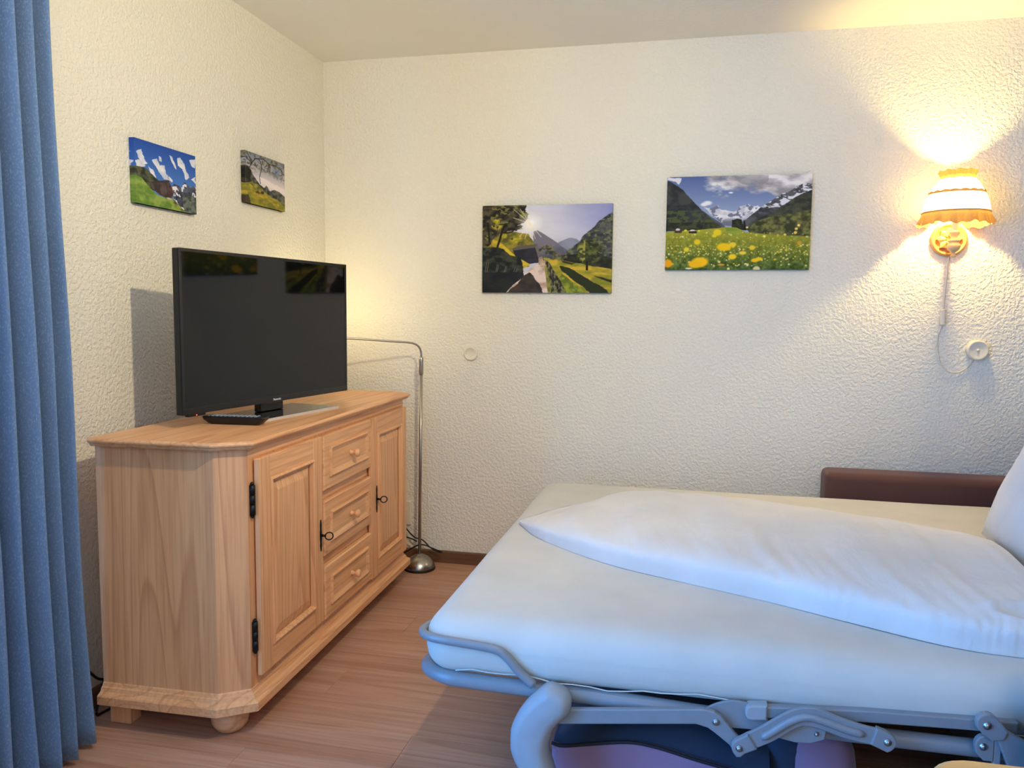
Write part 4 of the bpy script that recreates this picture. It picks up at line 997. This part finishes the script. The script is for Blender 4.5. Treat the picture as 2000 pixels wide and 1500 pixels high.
    k4 = MB().prism([(p.x, p.y) for p in h2] + [(2.384, 0.372), (2.384, 0.326), (2.366, 0.326)], 1, *sorted((Y(-1.918), Y(-1.902))), 0.002).build('bracket', M['frame'], sb)
    rivet(2.364, 0.356, -1.918, 0.0062, k4)
    MB().box((2.384, min(Y(-1.917), Y(-1.905)), 0.20), (2.398, max(Y(-1.917), Y(-1.905)), 0.372), 0.002, 1).build('strut', M['frame'], sb)
linkage(False); linkage(True)

# folded seat cushion under the bed
def cushion():
    t = MB()
    topl = [(1.462, 0.150), (1.464, 0.186), (1.49, 0.203), (1.513, 0.214), (1.60, 0.236), (1.671, 0.247), (1.79, 0.254), (1.883, 0.241), (1.940, 0.222), (1.965, 0.214)]
    return topl
sc_ = smooth_path([(a, b, 0) for a, b in cushion()], 4)
botm = [(1.965, 0.012), (1.48, 0.012), (1.462, 0.04)]
pip = smooth_path([(1.462, 0.186, 0), (1.49, 0.182, 0), (1.560, 0.196, 0), (1.647, 0.212, 0), (1.714, 0.208, 0), (1.795, 0.192, 0), (1.899, 0.174, 0), (1.964, 0.164, 0)], 4)
pl_ = [(p.x, p.y) for p in pip]
# mauve lower face, dark blue upper face sloping back to the top of the cushion
lowp = pl_ + [(1.964, 0.012), (1.485, 0.012), (1.462, 0.035)]
cs = MB().prism(lowp, 1, -1.815, -0.35, 0.012, None, 3).build('folded_cushion', M['purple'], sb, label='mauve folded seat cushion under the bed')
mb = MB(); r0 = [(p.x, -1.806, p.y) for p in pip]
def top_at(x):
    xs = [p.x for p in sc_]
    for i in range(len(sc_) - 1):
        if sc_[i].x <= x <= sc_[i + 1].x:
            k = (x - sc_[i].x) / max(1e-6, sc_[i + 1].x - sc_[i].x); return sc_[i].y * (1 - k) + sc_[i + 1].y * k
    return sc_[-1].y
rr = []
for f, yv in ((0.0, -1.806), (0.35, -1.800), (0.7, -1.79), (0.95, -1.770), (1.0, -1.74), (1.0, -0.4)):
    rr.append([(p.x + (0.004 if f < 1 else 0.006), yv, p.y + (max(top_at(p.x), p.y + 0.004) - p.y) * f) for p in pip])
mb.loops(rr, False, False, True, False); mb.build('cushion_lining', M['navy'], cs, label='dark blue lining of the folded cushion')
MB().tube([(p.x, -1.815, p.y) for p in pip], 0.0042, 8, upv=(0, 1, 0)).build('piping', M['piping'], cs)
rb = MB().rbox((2.00, -1.80, 0.012), (2.165, -0.4, 0.288), (0.075, 0.06, 0.11), (6, 10, 6)).build('folded_cushion', M['purple'], sb, label='rounded end of the folded cushion, mauve')
MB().rbox((1.955, -1.785, 0.05), (2.075, -0.45, 0.283), (0.055, 0.05, 0.10), (6, 10, 6)).build('cushion_lining', M['navy'], rb)

# the sofa itself
def arm(y0, y1, x0, z1=0.577):
    return MB().rbox((x0, y0, 0.05), (3.32, y1, z1), (0.030, 0.034, 0.030), (8, 4, 6))
arm(-0.205, -0.035, 2.318).build('armrest', M['sofa'], sb)
arm(-2.165, -1.985, 2.405).build('armrest', M['sofa'], sb)
MB().rbox((2.50, -1.84, 0.05), (3.2, -0.31, 0.30), (0.03, 0.03, 0.03), (8, 8, 4)).build('seat_base', M['sofa'], sb)
MB().rbox((3.06, -1.985, 0.05), (3.32, -0.205, 0.86), (0.05, 0.05, 0.06), (6, 12, 8)).build('backrest', M['sofa'], sb)
for a, b in ((2.45, -0.12), (3.25, -0.12), (2.50, -2.07), (3.25, -2.07)):
    MB().lathe([(0.020, 0.0), (0.026, 0.056)], 16, Matrix.Translation((a, b, 0))).build('leg', M['blackmatt'], sb)

# ------------------------------------------------------------------ duvet folded lengthwise on the bed
def poly_at(P, s):
    n = len(P) - 1; t = min(max(s * n, 0), n - 1e-6); i = int(t); f = t - i
    return P[i] * (1 - f) + P[i + 1] * f
Nn = smooth_path([(1.205, -1.020, 0), (1.310, -1.185, 0), (1.535, -1.377, 0), (1.760, -1.490, 0), (1.971, -1.585, 0), (2.150, -1.680, 0), (2.332, -1.770, 0), (2.470, -1.796, 0), (2.585, -1.790, 0)], 8)
Ff = smooth_path([(1.470, -0.600, 0), (1.560, -0.560, 0), (1.72, -0.590, 0), (1.90, -0.640, 0), (2.08, -0.700, 0), (2.26, -0.775, 0), (2.42, -0.85, 0), (2.56, -0.93, 0), (2.650, -1.00, 0)], 8)
NS, NTT = 240, 64
def H(s): 
    return 0.016 + 0.080 * (1 - math.exp(-(s / 0.16) ** 1.3)) - 0.012 * max(0, (s - 0.9) / 0.1)
rings = []
def duvet_pt(s, t):
    a = poly_at(Nn, s); b = poly_at(Ff, s); c = a.lerp(b, 0.5); d = (b - a)
    ph = PI * (1 - t)
    ca, sa = math.cos(ph), max(0.0, math.sin(ph))
    e1 = 0.55; y1 = math.copysign(abs(ca) ** e1, ca); zz = sa ** (0.34 if t < 0.5 else 0.5)
    if t < 0.5: pass
    p = c + d * (0.5 * y1)
    h = H(s) * (1.0 - 0.30 * max(0, (t - .35)))
    # gathers on the near face and shallow diagonal creases on top
    nearw = math.exp(-(t / 0.16) ** 2)
    L_ = s * 1.55
    h += 0.008 * nearw * zz * (mnoise.noise(Vector((L_ * 34, t * 5, 0))) + 0.6 * mnoise.noise(Vector((L_ * 70, t * 6, 4))))
    q = L_ + 0.30 * t
    top = zz ** 2
    h += top * (0.0085 * mnoise.noise(Vector((q * 10, t * 3.0, 9))) + 0.0055 * mnoise.noise(Vector((q * 24, t * 3, 2))) * math.exp(-((t - .22) / .3) ** 2))
    h += 0.006 * top * mnoise.noise(Vector((s * 4, t * 4, 7)))
    # opening of the cover near the right end: a hollow with a raised lip
    es, et = (s - 0.915) / 0.085, (t - 0.215) / 0.055
    r = math.hypot(es, et)
    h += -0.022 * math.exp(-(r / .75) ** 4) + 0.010 * math.exp(-((r - 1.15) / .22) ** 2) * (1 if et > -0.2 else 0.4)
    p = p + Vector((0, 0, 0.4995 + max(0.0, h) * zz + 0.0012))
    # near face bulges outward over its contact line
    out = (a - b).normalized()
    p += out * (0.012 * nearw * zz * (0.4 + s) + nearw * min(1.0, s * 8) * zz * (0.0085 * mnoise.noise(Vector((L_ * 26 + 2 * t, t * 2.5, 3))) + 0.005 * mnoise.noise(Vector((L_ * 58 - 5 * t, t * 3, 8)))))
    return p
for i in range(NS + 1):
    s = i / NS
    ring = [duvet_pt(s, j / NTT) for j in range(NTT + 1)]
    rings.append(ring)
mb = MB(); mb.loops(rings, False, False, True, False)
# underside
mb.add([(p.x, p.y, 0.4990) for r in (rings[0], rings[-1]) for p in ()], [])
bot = [[(r[0].x, r[0].y, 0.5007), (r[-1].x, r[-1].y, 0.5007)] for r in rings]
mb.loops(bot, False, False, True, False)
# left end tip and right end closing
mb.add([tuple(p) for p in rings[-1]], [list(range(NTT + 1))[::-1]])
mb.add([tuple(p) for p in rings[0]], [list(range(NTT + 1))])
dv = thing('duvet', 'white duvet folded lengthwise into a long strip lying slantwise on the bed', 'duvet', (0, 0, 0))
mb.build('cover', M['linen'], dv)
tip = MB(); tr_ = []
for i in range(9):
    f = i / 8; tr_.append([(1.205 - 0.035 * math.sin(f * PI) + f * 0.265 , -1.020 + f * 0.42 + 0.004 * math.sin(f * 19), 0.5075 + 0.002 * math.sin(f * 23)), (1.235 + f * 0.25, -1.028 + f * 0.435, 0.516 + 0.003 * math.sin(f * 15))])
tip.loops(tr_, False, False, True, False)
to = tip.build('cover_hem', M['linen'], dv); sdm = to.modifiers.new('thick', 'SOLIDIFY'); sdm.thickness = 0.003; sdm.offset = 1

# ------------------------------------------------------------------ pillow leaning at the head end
pw = thing('pillow', 'plump white pillow leaning upright at the head of the bed', 'pillow', (2.690, -1.245, 0.503), 0.0)
def pill():
    W_, Hh, Th = 0.84, 0.52, 0.20; n = 34; mm = 24
    Mx = Matrix.Rotation(math.radians(24), 4, 'Y')
    def pt(u, v, side):
        # u along y, v up; corners pulled out slightly
        x = W_ / 2 * u * (1 - 0.07 * (1 - u * u) * 0 - 0.05 * (1 - abs(v)) * 0 - 0.045 * (1 - v * v) * abs(u) ** 6 * -1)
        k = max(0.0, (1 - abs(u) ** 2.6)) ** 0.55 * max(0.0, (1 - abs(v) ** 2.4)) ** 0.55
        sw = 1 - 0.06 * (1 - (2 * abs(v) - 1) ** 2) * 0
        yy2 = W_ / 2 * u * (1 - 0.06 * (1 - v * v)); z2 = Hh / 2 * v * (1 - 0.08 * (1 - u * u) * 0 - 0.05 * abs(u) ** 0 * (1 - u * u) * -1)
        wr_ = 0.006 * mnoise.noise(Vector((u * 4, v * 4, side))) + 0.003 * mnoise.noise(Vector((u * 11, v * 7, side * 3)))
        return Mx @ Vector((side * (Th / 2 * k + wr_ * k) + 0.0, yy2, z2 + Hh / 2 + 0.02))
    mb = MB()
    for side in (-1, 1):
        mb.loops([[pt(-1 + 2 * i / n, -1 + 2 * j / mm, side) for i in range(n + 1)] for j in range(mm + 1)], False, False, True, False)
    return mb
pill().build('pillow_case', M['linen'], pw)
seam = []
# ------------------------------------------------------------------ table corner in the foreground
tb = thing('table', 'light wooden table with rounded corner in the right foreground', 'table', (0, 0, 0))
TX0, TX1, TY0, TY1, TZ = 2.022, 3.05, -3.50, -2.700, 0.74
cpts = []
R_ = 0.055
for cx, cy2, a0 in ((TX1 - R_, TY1 - R_, 0), (TX0 + R_, TY1 - R_, 90), (TX0 + R_, TY0 + R_, 180), (TX1 - R_, TY0 + R_, 270)):
    for i in range(9):
        a = math.radians(a0 + i * 90 / 8); cpts.append((cx + R_ * math.cos(a), cy2 + R_ * math.sin(a)))
def tring(o, z): return [(p.x, p.y, z) for p in offset_poly(cpts, o)]
MB().loops([tring(-0.006, TZ - 0.030), tring(-0.001, TZ - 0.027), tring(0, TZ - 0.020), tring(-0.001, TZ - 0.010), tring(-0.005, TZ - 0.003), tring(-0.010, TZ)]).build('table_top', M['table'], tb)
for a, b in ((TX0 + 0.10, TY1 - 0.10), (TX1 - 0.10, TY1 - 0.10), (TX0 + 0.10, TY0 + 0.10), (TX1 - 0.10, TY0 + 0.10)):
    MB().box((a - 0.028, b - 0.028, 0), (a + 0.028, b + 0.028, TZ - 0.029), 0.004).build('leg', M['pine_z'], tb)
